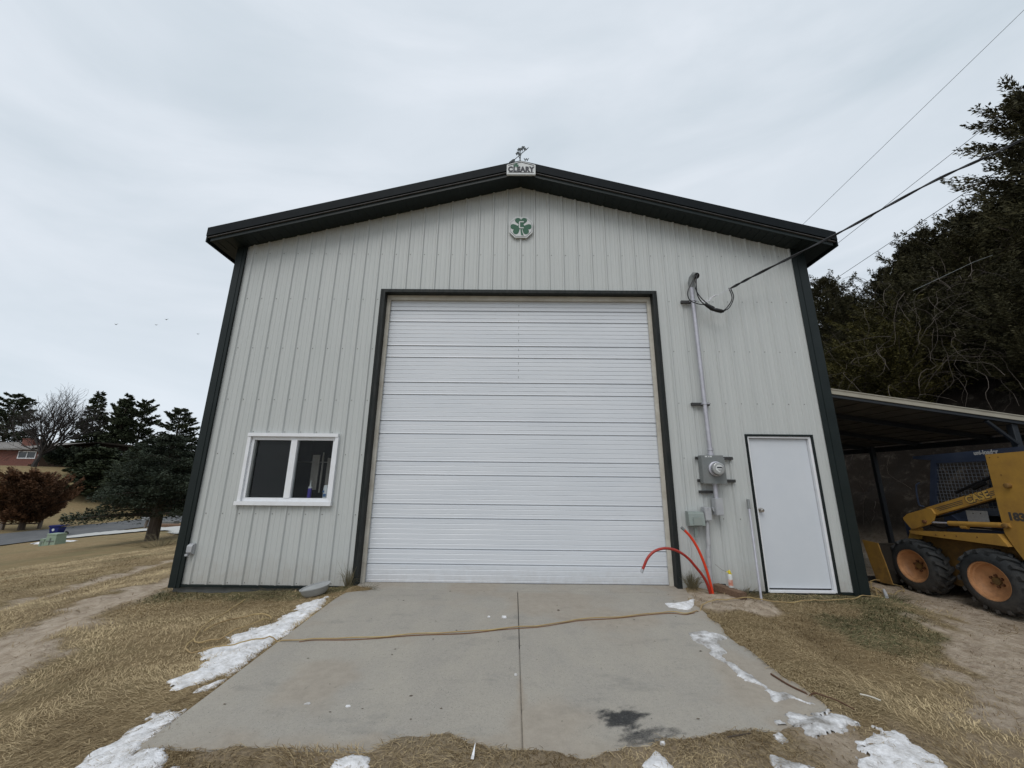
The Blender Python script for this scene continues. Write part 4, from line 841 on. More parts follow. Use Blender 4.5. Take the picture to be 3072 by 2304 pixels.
mb=MB(); mb.tube([(6.63,.04,zl(6.63)-.13),(7.0,.05,zl(6.63)-.46)],.028,6); mb.build('brace',m_beam,LT)
# ------------------------------------------------------------------ LOADER
add_dirt(m_yel,-.3,1.3,(.10,.065,.03),.75,9); add_dirt(m_yel2,-.3,.9,(.07,.05,.03),.8,7)
t=m_tyre.node_tree; add_dirt(m_tyre,-.35,.75,(.12,.10,.08),.55,14); add_dirt(m_rim,-.2,.5,(.14,.09,.05),.6,12)
LD=thing('skid_steer_loader','yellow skid steer loader with navy cab parked under the lean-to','loader',(6.6,.3,-.262))
XA=5.80; YF,ZF=.782,.120; YR,ZR=-.184,.133; XM=6.70
def wheel(xo,s,y,z,idx):
    # xo outboard face x, s=+1 if inboard is +x
    ax=Vector((s,0,0)); o=Vector((xo,y,z)); seg=40
    tw=.255; R=.355
    mb=MB(); mb.lathe([(.222,.012),(.232,.0),(.262,-.004),(.31,.006),(.335,.022),(R,.04),(R,tw-.04),(.335,tw-.022),(.31,tw-.006),(.262,tw+.004),(.225,tw)],o,ax,seg)
    # chevron lugs
    nl=17
    for k in range(nl):
        for side in (0,1):
            a0=2*math.pi*(k+.5*side)/nl
            P=[]
            for w_,da in ((.004,-.12),(.07,-.03),(.14,.10)):
                w2=w_ if side==0 else tw-w_
                P.append((a0+da,w2))
            hw=.062
            v=[]
            for (a,w_) in P:
                for dd in (-hw,hw):
                    for r in (R-.03 if w_ in (P[0][1],) else R-.01,R+.030 if w_!=P[0][1] else R+.012):
                        v.append(o+ax*w_+Vector((0,math.cos(a+dd),math.sin(a+dd)))*r)
            f=[]
            for i in range(2):
                b0=i*4; f+=[(b0+1,b0+3,b0+7,b0+5),(b0,b0+1,b0+5,b0+4),(b0+2,b0+6,b0+7,b0+3)]
            f+=[(0,2,3,1),(8,9,11,10)]; mb.add(v,f)
    wh=bpy.data.objects.new('wheel',None); COL.objects.link(wh); wh.location=o-Vector(LD['_base']); wh.parent=LD; wh['_base']=tuple(o-Vector(LD['_base']))
    mb.build('tyre',m_tyre,wh,smooth='auto')
    mb=MB(); mb.lathe([(.228,-.002),(.228,.006),(.214,.012),(.208,.045),(.196,.055),(.188,.085),(.165,.105),(.120,.118),(.075,.122),(0,.122)],o,ax,36); mb.build('rim',m_rim,wh,smooth='auto')
    mb=MB(); mb.lathe([(.050,.121),(.046,.095),(.020,.088),(0,.088)],o,ax,20)
    hb=mb.build('hub',m_yel2,wh,smooth='auto')
    for k in range(6):
        a=2*math.pi*k/6+.3+idx; c=o+Vector((0,math.cos(a),math.sin(a)))*.066
        mb=MB(); mb.lathe([(.017,.120),(.017,.100),(.012,.094),(0,.094)],c,ax,6); mb.build('wheel_nut',m_rust,wh)
for i,(y,z) in enumerate(((YF,ZF),(YR,ZR))): wheel(XA,1,y,z,i*.2)
for i,(y,z) in enumerate(((YF,ZF),(YR,ZR))): wheel(7.55,-1,y,z,i*.3)
yz=lambda mb,P,x0,x1:mb.prism(P,x0,x1,'x')
mb=MB(); yz(mb,[(.95,.0),(.95,.50),(.80,.57),(-.36,.60),(-.52,.40),(-1.4,.38),(-1.5,.10),(-1.2,-.08),(.85,-.08)],6.12,7.28); mb.build('chassis',m_yel2,LD)
for xa,xb,s in ((5.90,6.119,1),(7.281,7.50,-1)):
    mb=MB(); yz(mb,[(.815,.618),(-.335,.715),(-.41,.575),(.78,.575)],xa,xb); mb.build('fender',m_yel,LD)
for xa,xb in ((5.95,6.119),(7.281,7.45)):
    mb=MB(); yz(mb,[(-.398,1.70),(-.86,1.72),(-1.12,1.45),(-1.30,.80),(-1.36,.30),(-.95,.12),(-.60,.20),(-.43,.57),(-.372,.73)],xa,xb); tw_=mb.build('tower_panel',m_yel,LD)
    xo=xa if xa<6.5 else xb; s=-1 if xa<6.5 else 1
    mb=MB()
    for y,z in ((-.56,1.31),(-.425,.822)): mb.lathe([(.030,0),(.030,.045),(.018,.05),(0,.05)],(xo,y,z),(s,0,0),14)
    for y,z in ((-.44,1.66),(-.53,1.66),(-.51,1.44)): mb.lathe([(.008,0),(.008,.003),(0,.003)],(xo,y,z),(s,0,0),8)
    mb.build('pivot_pins',m_yel2,tw_)
for xa,xb in ((5.952,6.02),(7.38,7.448)):
    mb=MB(); yz(mb,[(.53,.975),(.46,.862),(-.43,1.175),(-1.0,1.30),(-1.0,1.44),(-.46,1.315)],xa+.002,xb); arm=mb.build('lift_arm',m_yel,LD)
    mb=MB(); yz(mb,[(.885,.80),(.80,.865),(.47,.975),(.425,.965),(.395,.90),(.44,.80),(.50,.745),(.76,.645),(.80,.66),(.875,.76)],xa-.03,xa-.001); yz(mb,[(.80,.70),(.70,.66),(.83,.30),(1.02,.05),(1.12,.05),(1.05,.20)],xa,xb); mb.build('arm_knuckle',m_yel,arm)
    mb=MB(); mb.lathe([(.024,0),(.024,.03),(0,.032)],(xa-.03,.55,.775),(-1,0,0),12); mb.build('knuckle_pin',m_rust,arm)
    mb=MB(); mb.tube([(xa-.005,.245,.782),(xa-.005,-.36,.823)],.033,14); mb.tube([(xa-.005,.10,.755),(xa-.005,.02,.758)],.028,10); mb.tube([(xa-.005,-.36,.823),(xa-.005,-.46,.830)],.028,12); cyl=mb.build('cylinder',m_yel,LD,smooth='auto')
    mb=MB(); mb.tube([(xa-.005,.55,.768),(xa-.005,.245,.784)],.013,10); mb.build('piston_rod',m_galv,cyl,smooth='auto')
# cab
mb=MB()
yz(mb,[(.735,1.745),(.735,1.705),(.44,1.672),(-.9,1.700),(-.9,1.80),(-.66,1.79)],6.15,7.10); mb.build('canopy',m_navy,LD)
for x in (6.15,7.05):
    mb=MB(); yz(mb,[(.48,1.67),(.405,1.67),(.575,.98),(.66,.98)],x,x+.05); yz(mb,[(-.385,1.69),(-.45,1.69),(-.45,.9),(-.385,.9)],x,x+.05); yz(mb,[(.47,1.672),(-.42,1.690),(-.42,1.630),(.45,1.625)],x+.003,x+.047)
    mb.build('cab_frame',m_navy,LD)
for x in (6.17,7.075):
    mb=MB(); y=.53
    while y>-.38:
        zb_=.98; zt=1.64 if y<.41 else 1.64-(y-.41)*4.2
        mb.tube([(x,y,zb_),(x,y,zt)],.0028,4,False); y-=.0482
    for k in range(14):
        z=.99+k*.0482; yl=.41+(1.66-z)*.25; mb.tube([(x,yl,z),(x,-.385,z)],.0028,4,False)
    mb.build('side_screen',mat('screen_wire',(.11,.125,.15),.5),LD)
mb=MB(); yz(mb,[(.50,.60),(.50,.98),(.30,.80),(-.2,.80),(-.30,.95),(-.45,.95),(-.45,.60)],6.16,7.10); mb.build('cab_tub',m_navy,LD)
mb=MB(); mb.box(6.35,6.9,-.25,.15,.801,.90); mb.bbox(6.36,6.89,-.40,-.26,.80,1.35,.02); mb.build('seat',m_black,LD)
mb=MB(); mb.box(6.20,7.05,-.8,-.46,.9,1.66); mb.build('rear_bulkhead',m_navy,LD)
mb=MB(); yz(mb,[(-.6,.401),(-.6,.95),(-1.35,.90),(-1.45,.401)],6.16,7.24); mb.build('engine_hood',m_yel2,LD)
mb=MB(); mb.tube([(6.10,.20,1.20),(6.10,-.05,1.32),(6.12,-.4,1.48)],.018,8); mb.tube([(6.08,-.05,1.27),(6.08,-.2,1.34)],.03,8); mb.build('hydraulic_hoses',m_black,LD)
mb=MB(); yz(mb,[(.175,.965),(-.08,.975),(-.075,.73),(.18,.72)],6.145,6.150)
pp=mb.build('paper_sheet',mat('paper_document',(.42,.42,.42),.7,var=(.30,.30,.30),scale=30),LD)
mb=MB(); mb.lathe([(.008,0),(.008,.002),(0,.002)],(6.1445,.09,.93),(-1,0,0),8); mb.lathe([(.008,0),(.008,.002),(0,.002)],(6.1445,.0,.935),(-1,0,0),8); mb.build('paper_mark',m_decal,pp)
mb=MB(); mb.tube(cat([(6.13,.72,.98),(6.10,.76,1.02),(6.10,.74,1.28),(6.13,.70,1.34)]),.011,8); mb.build('grab_handle',m_navy,LD)
mb=MB(); mb.tube(cat([(6.04,.50,.84),(6.05,.30,.90),(6.05,.0,1.02),(6.05,-.30,1.13)]),.014,7); mb.tube(cat([(6.04,.60,.72),(6.05,.45,.70),(6.06,.25,.74),(6.06,-.35,.76)]),.013,7); mb.build('hydraulic_line',m_black,LD)
for y,z in ((.42,.66),(.30,.668),(.15,.68),(-.1,.70)): mb=MB(); mb.lathe([(.009,0),(.009,.004),(0,.004)],(5.899,y,z-.055),(-1,0,0),6); mb.build('fender_bolt',m_rust,LD)
# carriage and bucket
mb=MB(); mb.box(6.10,7.30,1.02,1.08,-.10,.40); mb.box(6.10,6.16,1.0,1.06,.40,.74); mb.box(7.24,7.30,1.0,1.06,.40,.74); mb.box(6.05,7.35,.98,1.02,.36,.40); mb.build('bucket_carriage',m_navy,LD)
mb=MB()
prof=[(1.14,.38),(1.10,.36),(1.10,-.02),(1.14,-.20),(1.30,-.245)]
for (ya,za),(yb,zb_) in zip(prof[:-1],prof[1:]):
    d=Vector((yb-ya,zb_-za)).normalized(); n_=Vector((-d.y,d.x))*.012
    yz(mb,[(ya,za),(yb,zb_),(yb-n_.x,zb_-n_.y),(ya-n_.x,za-n_.y)],5.662,7.698)
mb.build('bucket_back',m_iron0,LD); mb=MB()  # back plate coloured near black to read as a dark gap
for x in (5.648,7.70): mb=MB(); yz(mb,[(1.12,.39),(1.40,.40),(1.34,.10),(1.27,-.21),(1.0,-.20),(1.05,.08)],x,x+.012); mb.build('bucket_side',m_yel,LD)
mb=MB(); mb.box(5.65,7.71,1.302,1.80,-.255,-.240); mb.build('cutting_edge',m_iron0,LD)
# loader writing: read looking along +x, so text runs toward -y
ty=(0,-1,0)
text('uni-loader',.078,frame((6.1492,-.245,1.742),(0,-1,.022),(0,0,1)),m_silver,'lettering',LD,.001,.0022,.86)
sl_=(1.315-.975)/(-.46-.53)
text('CASE',.128,frame((5.9505,-.175,1.152),(0,-1,.345),(0,.345,1)),mat('decal_yellow',(.48,.30,.07),.6),'lettering',LD,.001,.004,.95,sp=1.08)
text('CASE',.128,frame((5.9528,-.175,1.152),(0,-1,.345),(0,.345,1)),m_decal,'lettering',LD,.0008,.013,.95,sp=1.08)
mb=MB()
for k in range(3):
    o0=.022+k*.022; 
    def ln(y): return .975+(y-.53)*sl_-.02-o0
    ys_=.40-k*.03; mb.add([(5.9528,ys_,ln(ys_)),(5.9528,.01,ln(.01)),(5.9528,.01,ln(.01)-.010),(5.9528,ys_,ln(ys_)-.010)],[(0,1,2,3)])
    mb.add([(5.9528,-.33,ln(-.33)),(5.9528,-.39,ln(-.39)),(5.9528,-.39,ln(-.39)-.010),(5.9528,-.33,ln(-.33)-.010)],[(0,1,2,3)])
mb.build('arm_stripes',m_decal,arm if False else LD)
text('1835',.125,frame((5.9488,-.57,.935),(0,-1,0),(0,0,1)),m_decal,'lettering',LD,.001,.007,.95)
# ------------------------------------------------------------------ VEGETATION
def spray_mesh(name,P,D,L,Wd,tint,m_):
    n=len(P); R_=rng.normal(size=(n,3)); Sd=np.cross(D,R_); Sd/= (np.linalg.norm(Sd,axis=1,keepdims=True)+1e-9)
    A=P; Bm=P+D*(L*.45)[:,None]; Tp=P+D*L[:,None]; w=Sd*Wd[:,None]
    co=np.stack([A,Bm+w,Tp,Bm-w],1).reshape(-1,3); i=np.arange(n)*4; F=np.stack([i,i+1,i+2,i+3],1)
    me=mesh_np(name,co,F,m_); a=me.attributes.new('tint','FLOAT','FACE'); a.data.foreach_set('value',np.clip(tint,0,1).astype(np.float32)); return me
def conifer(Ht,R,prof,nb,Mn,m_,elev=.3,droop=.3,sl=.16,sw=.03,lat=.45,t0=.05,up=.2,tr=.12,branches=True,seed=1,lean=0,rv=(.62,1.12),plumes=0):
    g=np.random.default_rng(seed); Ps=[];Ds=[];Ts=[];Ls=[]; mb=MB()
    mb.tube([(0,0,-.3),(.03*Ht*.2,0,Ht*.3),(0,.02,Ht*.7),(lean,0,Ht*.97)],[tr,tr*.8,tr*.45,.012],9)
    for b in range(nb+plumes):
        pl=b>=nb; t_=t0+(1-t0)*(b+g.random())/nb if not pl else g.uniform(.12,.93); az=g.uniform(0,6.283); rl=R*prof(t_)*g.uniform(*rv)
        if g.random()<.06: rl*=1.18
        if pl: rl=R*prof(t_)*g.uniform(1.15,1.5)+.12
        e=min(.80,elev*g.uniform(.4,1.5)+.5*t_*elev); m=max(12,int(Mn*(rl/R+.15)*(.75 if pl else 1)))
        s=g.random(m)**.6*.97+.05; tl=(lat*rl*(1.12-s)+.06)*(.5 if pl else 1.0); u=g.uniform(-1,1,m)
        a=np.array([math.cos(az),math.sin(az),0]); q=np.array([-math.sin(az),math.cos(az),0])
        z=s*rl*math.tan(e)-droop*s*s*rl+up*s**3*rl*.5
        P=np.array([lean*t_,0,t_*Ht*.95])+a*(s*rl)[:,None]+q*(u*tl)[:,None]; P[:,2]+=z+g.normal(0,.035*rl+.01,m)-.12*np.abs(u)*tl
        D=a*g.uniform(.3,1,m)[:,None]+q*(u*1.1+g.normal(0,.3,m))[:,None]; D[:,2]+=g.normal(up,.35,m); D/=np.linalg.norm(D,axis=1,keepdims=True)
        bt=g.random(); Ps.append(P);Ds.append(D);Ts.append(bt*.5+g.random(m)*.5-.05); Ls.append(sl*g.uniform(.5,1.3,m))
        if branches and b%2==0:
            ss=np.linspace(0,.9,5); pts=[(lean*t_+a[0]*x*rl,a[1]*x*rl,t_*Ht*.95+x*rl*math.tan(e)-droop*x*x*rl) for x in ss]; mb.tube(pts,[.035*tr/.12*(1-.85*x)*max(.4,rl/R) for x in ss],4,False)
    P=np.concatenate(Ps);D=np.concatenate(Ds);T=np.concatenate(Ts);L=np.concatenate(Ls)
    me=spray_mesh('crown',P,D,L,L*(sw/sl)*g.uniform(.7,1.3,len(L)),T,m_)
    tm=mb.build('trunk',m_bark); tme=tm.data; bpy.data.objects.remove(tm); return me,tme
def plant(meshes,name,lab,cat_,loc,rot=0,sc=(1,1,1),grp=None):
    o=thing(name,lab,cat_,loc,grp); o.rotation_euler=(0,0,rot); o.scale=sc
    for nm,me in zip(('crown','trunk'),meshes): c=bpy.data.objects.new(nm,me); COL.objects.link(c); c.parent=o
    return o
colp=lambda t_:(1-t_)**.8*.95+.06
ced=lambda t_:min(1,(t_+.12)*3)*(1-t_)**.62*1.02+.03
protos=[conifer(5.5,1.75,ced,250,300,m_cedar,.50,.22,.10,.017,.28,.03,.30,.10,seed=s_,rv=(.5,1.15),plumes=70) for s_ in (11,12)]
protos.append(conifer(5.5,1.95,ced,230,300,m_cedar2,.6,.2,.10,.018,.32,.0,.35,.10,seed=13,rv=(.5,1.15),plumes=40))
cl=[(12.56,9,4.79,4.9,0,'small dark cedar nearest the building corner, above the lean-to roof'),(14.1,9.8,5.36,4.1,1,'low cedar behind, second from the building corner'),(14.11,8,5.24,4.5,0,'pointed brown cedar at the foot of the skyline slope'),
(14.57,7.5,5.37,4.9,1,'cedar with long feathery side shoots against the sky'),(14.84,7,5.43,5.3,0,'cedar with open lacy top midway up the skyline'),(16.33,7,5.93,5.6,1,'dense cedar behind the lacy topped one'),
(16.9,6.5,6.02,5.5,0,'cedar with a narrow upright tip below the thick cable'),(17.4,6,6.11,5.8,1,'broad cedar just left of the tallest one'),(16.6,4.5,5.79,8.6,0,'tallest dark cedar, cut by the right edge of the photo'),
(16.2,2.6,5.4,8.2,1,'big cedar outside the right edge whose branches hang into view'),(10.78,6.5,2.77,3.3,2,'olive green cedar low beside the building corner'),(11.2,5.5,3.01,3.1,2,'yellowish cedar just above the beige roof edge'),
(12.12,5,3.81,2.8,0,'short dark cedar above the middle of the lean-to roof'),(12.77,4.2,4.3,2.9,1,'short dark cedar above the right end of the lean-to roof'),(12.0,3,3.56,3.3,0,'dark cedar overhanging the right end of the lean-to'),
(12.45,7,4.44,3.5,2,'olive brown cedar in the middle of the slope'),(12.91,6.2,4.74,3.6,0,'brown cedar in the middle of the slope behind tangled vines'),(14.19,5.5,5.13,4.3,1,'dark cedar upper slope right of the tangled vines')]
for i,(x,y,z,h,k,lab) in enumerate(cl):
    plant(protos[k],'cedar_tree',lab,'cedar tree',(x,y,H(x,y)-.15),i*1.7,(h/5.5*(1.2 if h<4.5 else .84),)*2+(h/5.5,),'cedars on the bank behind the lean-to')
# bare tangled vines
def tangle(cx,cy,cz,rx,rz,n,seed,lab):
    g=random.Random(seed); mb=MB()
    for k in range(n):
        p=Vector((cx+g.uniform(-1,1)*rx,cy+g.uniform(-.5,.5),cz+rz*g.uniform(-1,.7))); d=Vector((g.uniform(-1,1),g.uniform(-.3,.3),g.uniform(-.3,1))).normalized(); pts=[p]
        for j in range(g.randint(6,16)):
            d=(d+Vector((g.gauss(0,.33),g.gauss(0,.15),g.gauss(-.10,.30)))).normalized(); p=p+d*.17; pts.append(p)
        r0=g.uniform(.003,.007); mb.tube(pts,[r0*(1-.8*i/len(pts)) for i in range(len(pts))],4,False)
    o=mb.build('bare_vine',m_vine); tag(o,lab,'vine','bare vines tangled in the cedars')
tangle(11.3,3.9,5.5,2.1,1.8,46,1,'tangle of bare grey vines hanging in the cedars at right')
tangle(10.3,4.9,4.3,1.6,1.1,24,2,'thin bare vines over the olive cedar beside the building corner')
tangle(10.6,2.9,4.3,1.6,1.5,26,3,'bare vines low above the right end of the lean-to roof')
tangle(9.2,4.6,1.0,1.4,1.1,18,4,'dark bare stems on the bank seen under the lean-to roof')
# left side trees
sp=conifer(4.6,2.75,lambda t_:min(1,(t_+.5)*1.4)*(1-t_)**.55+.04,170,520,m_spruce,.12,.12,.11,.018,.42,.22,.05,.24,seed=21)
plant(sp,'spruce_tree','dark spreading spruce with thick trunk on the lawn left of the building','spruce tree',(-15.36,11.59,H(-15.36,11.59)),.4)
rb=conifer(4.3,2.45,lambda t_:(min(1,(t_+.3)*1.7))*(1-t_**2.6)*.98+.03,200,420,m_bushred,.5,.15,.20,.035,.5,.12,.5,.22,seed=22)
plant(rb,'cedar_bush','rounded reddish brown cedar across the road at far left','cedar tree',(-39.2,26.63,H(-39.2,26.63)),.9)
pp_=lambda t_:min(1,(t_+.25)*2)*(1-t_)**.75*1.0+.05
pa=conifer(12,2.8,pp_,105,130,m_pine,.25,.3,.42,.085,.34,.2,.2,.2,seed=31); pb=conifer(12,3.4,lambda t_:min(1,t_*2.2+.2)*(1-t_)**.5+.05,66,170,m_pine,.35,.1,.40,.085,.30,.28,.3,.2,seed=32)
gp='tall pines behind the brick house'
for i,(x,y,zt_,k,w,lab) in enumerate([(-68.9,56.5,15.3,0,1.0,'narrow pointed spruce right of the bare tree behind the house'),(-66.0,58,14.2,1,.85,'pine with a rounded top, first right of the pointed spruce'),(-64.1,56.6,14.9,0,1.05,'tallest pine of the middle group behind the house'),(-61.3,56.9,13.9,1,1.0,'broad pine on the right of the middle group'),(-55.4,57.3,12.6,1,1.15,'separate pine rising above the near spruce'),(-82.5,56.6,14.6,1,1.35,'large dark pine at far left behind the bare tree'),(-86,52,12,0,1.3,'pine at the far left edge of the photo'),(-52,60,10.0,0,1.3,'low pine behind the near spruce, by the building')]):
    z=H(x,y); plant((pa,pb)[k],'pine_tree',lab,'pine tree',(x,y,z),i*2.1,(w,w,(zt_-z)/12),gp)
pm=conifer(5,2.4,lambda t_:min(1,t_*2+.5)*(1-t_)**.5+.1,90,150,m_pine,.2,.2,.34,.08,.45,.05,.2,.14,seed=33)
for i,(x,y,s_,w,lab) in enumerate([(-47.5,39.6,.85,1.25,'low dark spreading pine in front of the house, behind the plow'),(-44.0,40.5,1.0,1.3,'dark evergreen between the plow and the near spruce'),(-52.5,43.5,.78,1.2,'dark evergreen against the right half of the house'),(-49.0,46,.95,1.3,'evergreen at the right end of the house'),(-40,41,1.0,1.4,'evergreen directly behind the near spruce')]):
    plant(pm,'evergreen_tree',lab,'evergreen tree',(x,y,H(x,y)),i*1.3,(w,w,s_),'evergreens in front of the house')
hd=conifer(1.9,1.7,lambda t_:(1-t_**3)*.95+.05,70,160,m_spruce,.5,.1,.25,.07,.5,.02,.4,.06,seed=34)
for i,(x,y,lab) in enumerate([(-60.5,46.5,'dark rounded shrub under the house window beside the bare tree'),(-57.8,46.6,'dark rounded shrub in the middle of the hedge before the house'),(-55.2,46.4,'dark rounded shrub at the right end of the hedge before the house')]):
    plant(hd,'evergreen_shrub',lab,'shrub',(x,y,H(x,y)),i*2.,(1.05,1,1),'shrubs in front of the house')
# bare deciduous tree
def bare_tree(seed,Ht,spread):
    g=random.Random(seed); trunk=MB(); tw=MB(); cnt=[0]
    def grow(p,d,L,r,dep):
        cnt[0]+=1; pts=[p]; n=4 if dep<3 else 3
        for i in range(n):
            d=(d+Vector((g.gauss(0,.13),g.gauss(0,.13),g.gauss(.03,.09)))).normalized(); p=p+d*L/n; pts.append(p)
        (trunk if dep<3 else tw).tube(pts,[r*(1-.38*i/n) for i in range(n+1)],6 if dep<3 else 3,False)
        if dep>=7 or r<.006: return
        nb=(8 if dep==0 else (3 if dep<5 else 2)) 
        for k in range(nb):
            a=2*math.pi*(k+g.random()*.8)/nb; tilt=(g.uniform(.25,.8) if dep==0 else g.uniform(.2,.62)); ax=d.orthogonal().normalized(); ax.rotate(Matrix.Rotation(a,3,d)); nd=(d*math.cos(tilt)+ax*math.sin(tilt)*spread).normalized(); nd=(nd+Vector((0,0,.10))).normalized()
            q=pts[-1] if (k==0 or dep==0) else pts[g.randint(1,n)]
            grow(q,nd,L*(g.uniform(.62,.9) if dep else g.uniform(1.5,1.9)),r*(.45 if dep==0 else g.uniform(.55,.72)),dep+1)
    grow(Vector((0,0,-.2)),Vector((0,0,1)),Ht*.17,.36,0); return trunk,tw
t1,t2=bare_tree(9,10.6,1.05)
bt=thing('bare_tree','large leafless spreading tree in front of the brick house','tree',(-60.94,44.0,H(-60.94,44)))
for nm,mb in (('trunk',t1),('crown',t2)):
    zmax=max(q[2] for q in t2.v); k=10.8/zmax
    o=mb.build(nm,mat('dark_bark',(.035,.03,.028),.9)); o.parent=bt; o.scale=(k,k,k)
# ------------------------------------------------------------------ far objects at left
m_brick=bpy.data.materials.new('red_brick'); m_brick.use_nodes=True; t=m_brick.node_tree; b=t.nodes['Principled BSDF']; b.inputs['Roughness'].default_value=.9
bk=N(t,'ShaderNodeTexBrick',inputs={'Scale':3.0,'Mortar Size':.012,'Color1':(.16,.052,.035,1),'Color2':(.115,.04,.03,1),'Mortar':(.20,.15,.13,1)}); tcn=N(t,'ShaderNodeTexCoord'); mp=N(t,'ShaderNodeMapping'); mp.inputs['Rotation'].default_value=(math.pi/2,0,0); LK(t,tcn.outputs['Object'],mp.inputs[0]); LK(t,mp.outputs[0],bk.inputs['Vector']); LK(t,bk.outputs[0],b.inputs['Base Color'])
m_shing=mat('grey_shingles',(.16,.15,.14),.9,var=(.22,.21,.195),scale=3,bump=.4,bscale=12); m_brown=mat('brown_siding',(.03,.02,.014),.9,spec=.1); m_pane=mat('dark_window',(.01,.012,.014),.1,spec=.6)
HS=thing('brick_house','long low red brick ranch house with grey roof and white windows on the hill','house',(-68,50,2.3))
mb=MB(); mb.box(-84,-66.8,50,59,.8,4.9); mb.build('brick_wall',m_brick,HS)
mb=MB(); mb.box(-66.79,-50,49.2,58,.8,4.9); mb.prism([(-66.79,4.9),(-50,4.9),(-58.4,5.7)],49.2,49.4); mb.build('brown_wall',m_brown,HS)
mb=MB(); mb.prism([(49.3,4.75),(49.3,4.92),(54.5,6.25),(59.7,4.92),(59.7,4.75)],-84.5,-66.0,'x'); rf=mb.build('roof',m_shing,HS)
mb=MB(); mb.add([(-67.2,48.2,4.80),(-58.4,48.2,5.72),(-49.4,48.2,4.80),(-67.2,59,4.80),(-58.4,59,5.72),(-49.4,59,4.80),(-67.2,48.2,4.98),(-58.4,48.2,5.88),(-49.4,48.2,4.98),(-67.2,59,4.98),(-58.4,59,5.88),(-49.4,59,4.98)],[(6,7,10,9),(7,8,11,10),(0,1,7,6),(1,2,8,7),(0,3,4,1),(1,4,5,2)]); mb.build('roof',mat('dark_shingles',(.02,.017,.014),1.0,var=(.03,.026,.022),spec=0),HS)
mb=MB(); mb.bbox(-73.0,-71.4,51.5,52.6,5.0,6.45,.03); mb.box(-73.06,-71.34,51.44,52.66,6.45,6.55); mb.build('chimney',m_brick,rf)
for x0,x1,z0,z1,y,mu in ((-71.1,-68.5,3.55,4.62,50,2),(-68.2,-67.0,3.5,4.62,50,1),(-64.6,-61.6,3.3,4.47,49.2,2),(-61.3,-59.6,3.2,4.45,49.2,1),(-56.5,-55,3.4,4.4,49.2,1),(-53,-51.6,3.4,4.4,49.2,1)):
    mb=MB(); mb.box(x0,x1,y-.05,y-.002,z0,z0+.12); mb.box(x0,x1,y-.05,y-.002,z1-.12,z1); mb.box(x0,x0+.12,y-.05,y-.002,z0+.12,z1-.12); mb.box(x1-.12,x1,y-.05,y-.002,z0+.12,z1-.12)
    for k in range(1,mu): xm=x0+(x1-x0)*k/mu; mb.box(xm-.06,xm+.06,y-.05,y-.002,z0+.12,z1-.12)
    wf=mb.build('window',m_white,HS); mb=MB(); mb.box(x0+.12,x1-.12,y-.02,y-.001,z0+.12,z1-.12); mb.build('pane',m_pane,wf)
mb=MB(); mb.box(-76,-67.5,48.6,49.2,1.5,2.75); mb.box(-58,-54,48.2,48.8,1.5,2.9); tag(mb.build('brick_planter',m_brick),'low red brick planter wall along the house front','planter')
# green utility boxes
m_ug=mat('pale_green_paint',(.20,.27,.20),.5,var=(.25,.31,.24),scale=5)
def ubox(x,y,w,d,h,name,lab,grp):
    o=thing(name,lab,'utility box',(x,y,H(x,y)),grp); z=H(x,y)-.15; mb=MB()
    v=[(x-w/2,y-d/2,z),(x+w/2,y-d/2,z),(x+w/2,y+d/2,z),(x-w/2,y+d/2,z),(x-w*.40,y-d*.42,z+h+.15),(x+w*.40,y-d*.42,z+h+.15),(x+w*.40,y+d*.42,z+h+.15),(x-w*.40,y+d*.42,z+h+.15)]
    mb.add(v,[(3,2,1,0),(4,5,6,7),(0,1,5,4),(1,2,6,5),(2,3,7,6),(3,0,4,7)]); mb.build('cabinet',m_ug,o)
    mb=MB(); mb.bbox(x-w*.43,x+w*.43,y-d*.46,y+d*.46,z+h+.10,z+h+.17,.02); 
    mb.mi=0; mb.build('lid',m_ug,o); mb=MB(); mb.box(x-w*.34,x+w*.34,y-d*.53,y-d*.485,z+.35,z+.38); mb.box(x-.012,x+.012,y-d*.53,y-d*.485,z+.18,z+h*.95); mb.build('door_seam',m_gbox,o)
ubox(-24.3,16.0,.60,.55,.54,'transformer_box','larger pale green transformer box beside the road','utility boxes by the road')
ubox(-25.0,16.1,.26,.26,.34,'utility_pedestal','small pale green pedestal left of the transformer box','utility boxes by the road')
# blue bin
x,y=-33.2,23.9; z=H(x,y); bn=thing('blue_bin','blue wheeled bin at the road behind the green boxes','bin',(x,y,z)); m_blue=mat('blue_plastic',(.008,.014,.11),.4)
mb=MB(); mb.add([(x-.26,y-.2,z),(x+.22,y-.2,z),(x+.22,y+.2,z),(x-.26,y+.2,z),(x-.36,y-.25,z+.60),(x+.34,y-.25,z+.60),(x+.34,y+.25,z+.60),(x-.36,y+.25,z+.60)],[(3,2,1,0),(4,5,6,7),(0,1,5,4),(1,2,6,5),(2,3,7,6),(3,0,4,7)]); mb.build('bin_body',m_blue,bn)
mb=MB(); mb.prism([(x-.40,z+.60),(x+.52,z+.67),(x+.55,z+.73),(x-.38,z+.71)],y-.28,y+.28); mb.build('lid',m_blue,bn)
mb=MB(); mb.lathe([(0,0),(.10,0),(.10,.02),(0,.02)],(x-.05,y-.25,z+.42),(0,1,0),5); mb.build('emblem',m_sign,bn)
for yy in (-.4,.34): mb=MB(); mb.lathe([(0,0),(.14,0),(.14,.06),(0,.06)],(x+.3,y+yy,z+.12),(0,1,0),14); mb.build('wheel',m_black,bn)
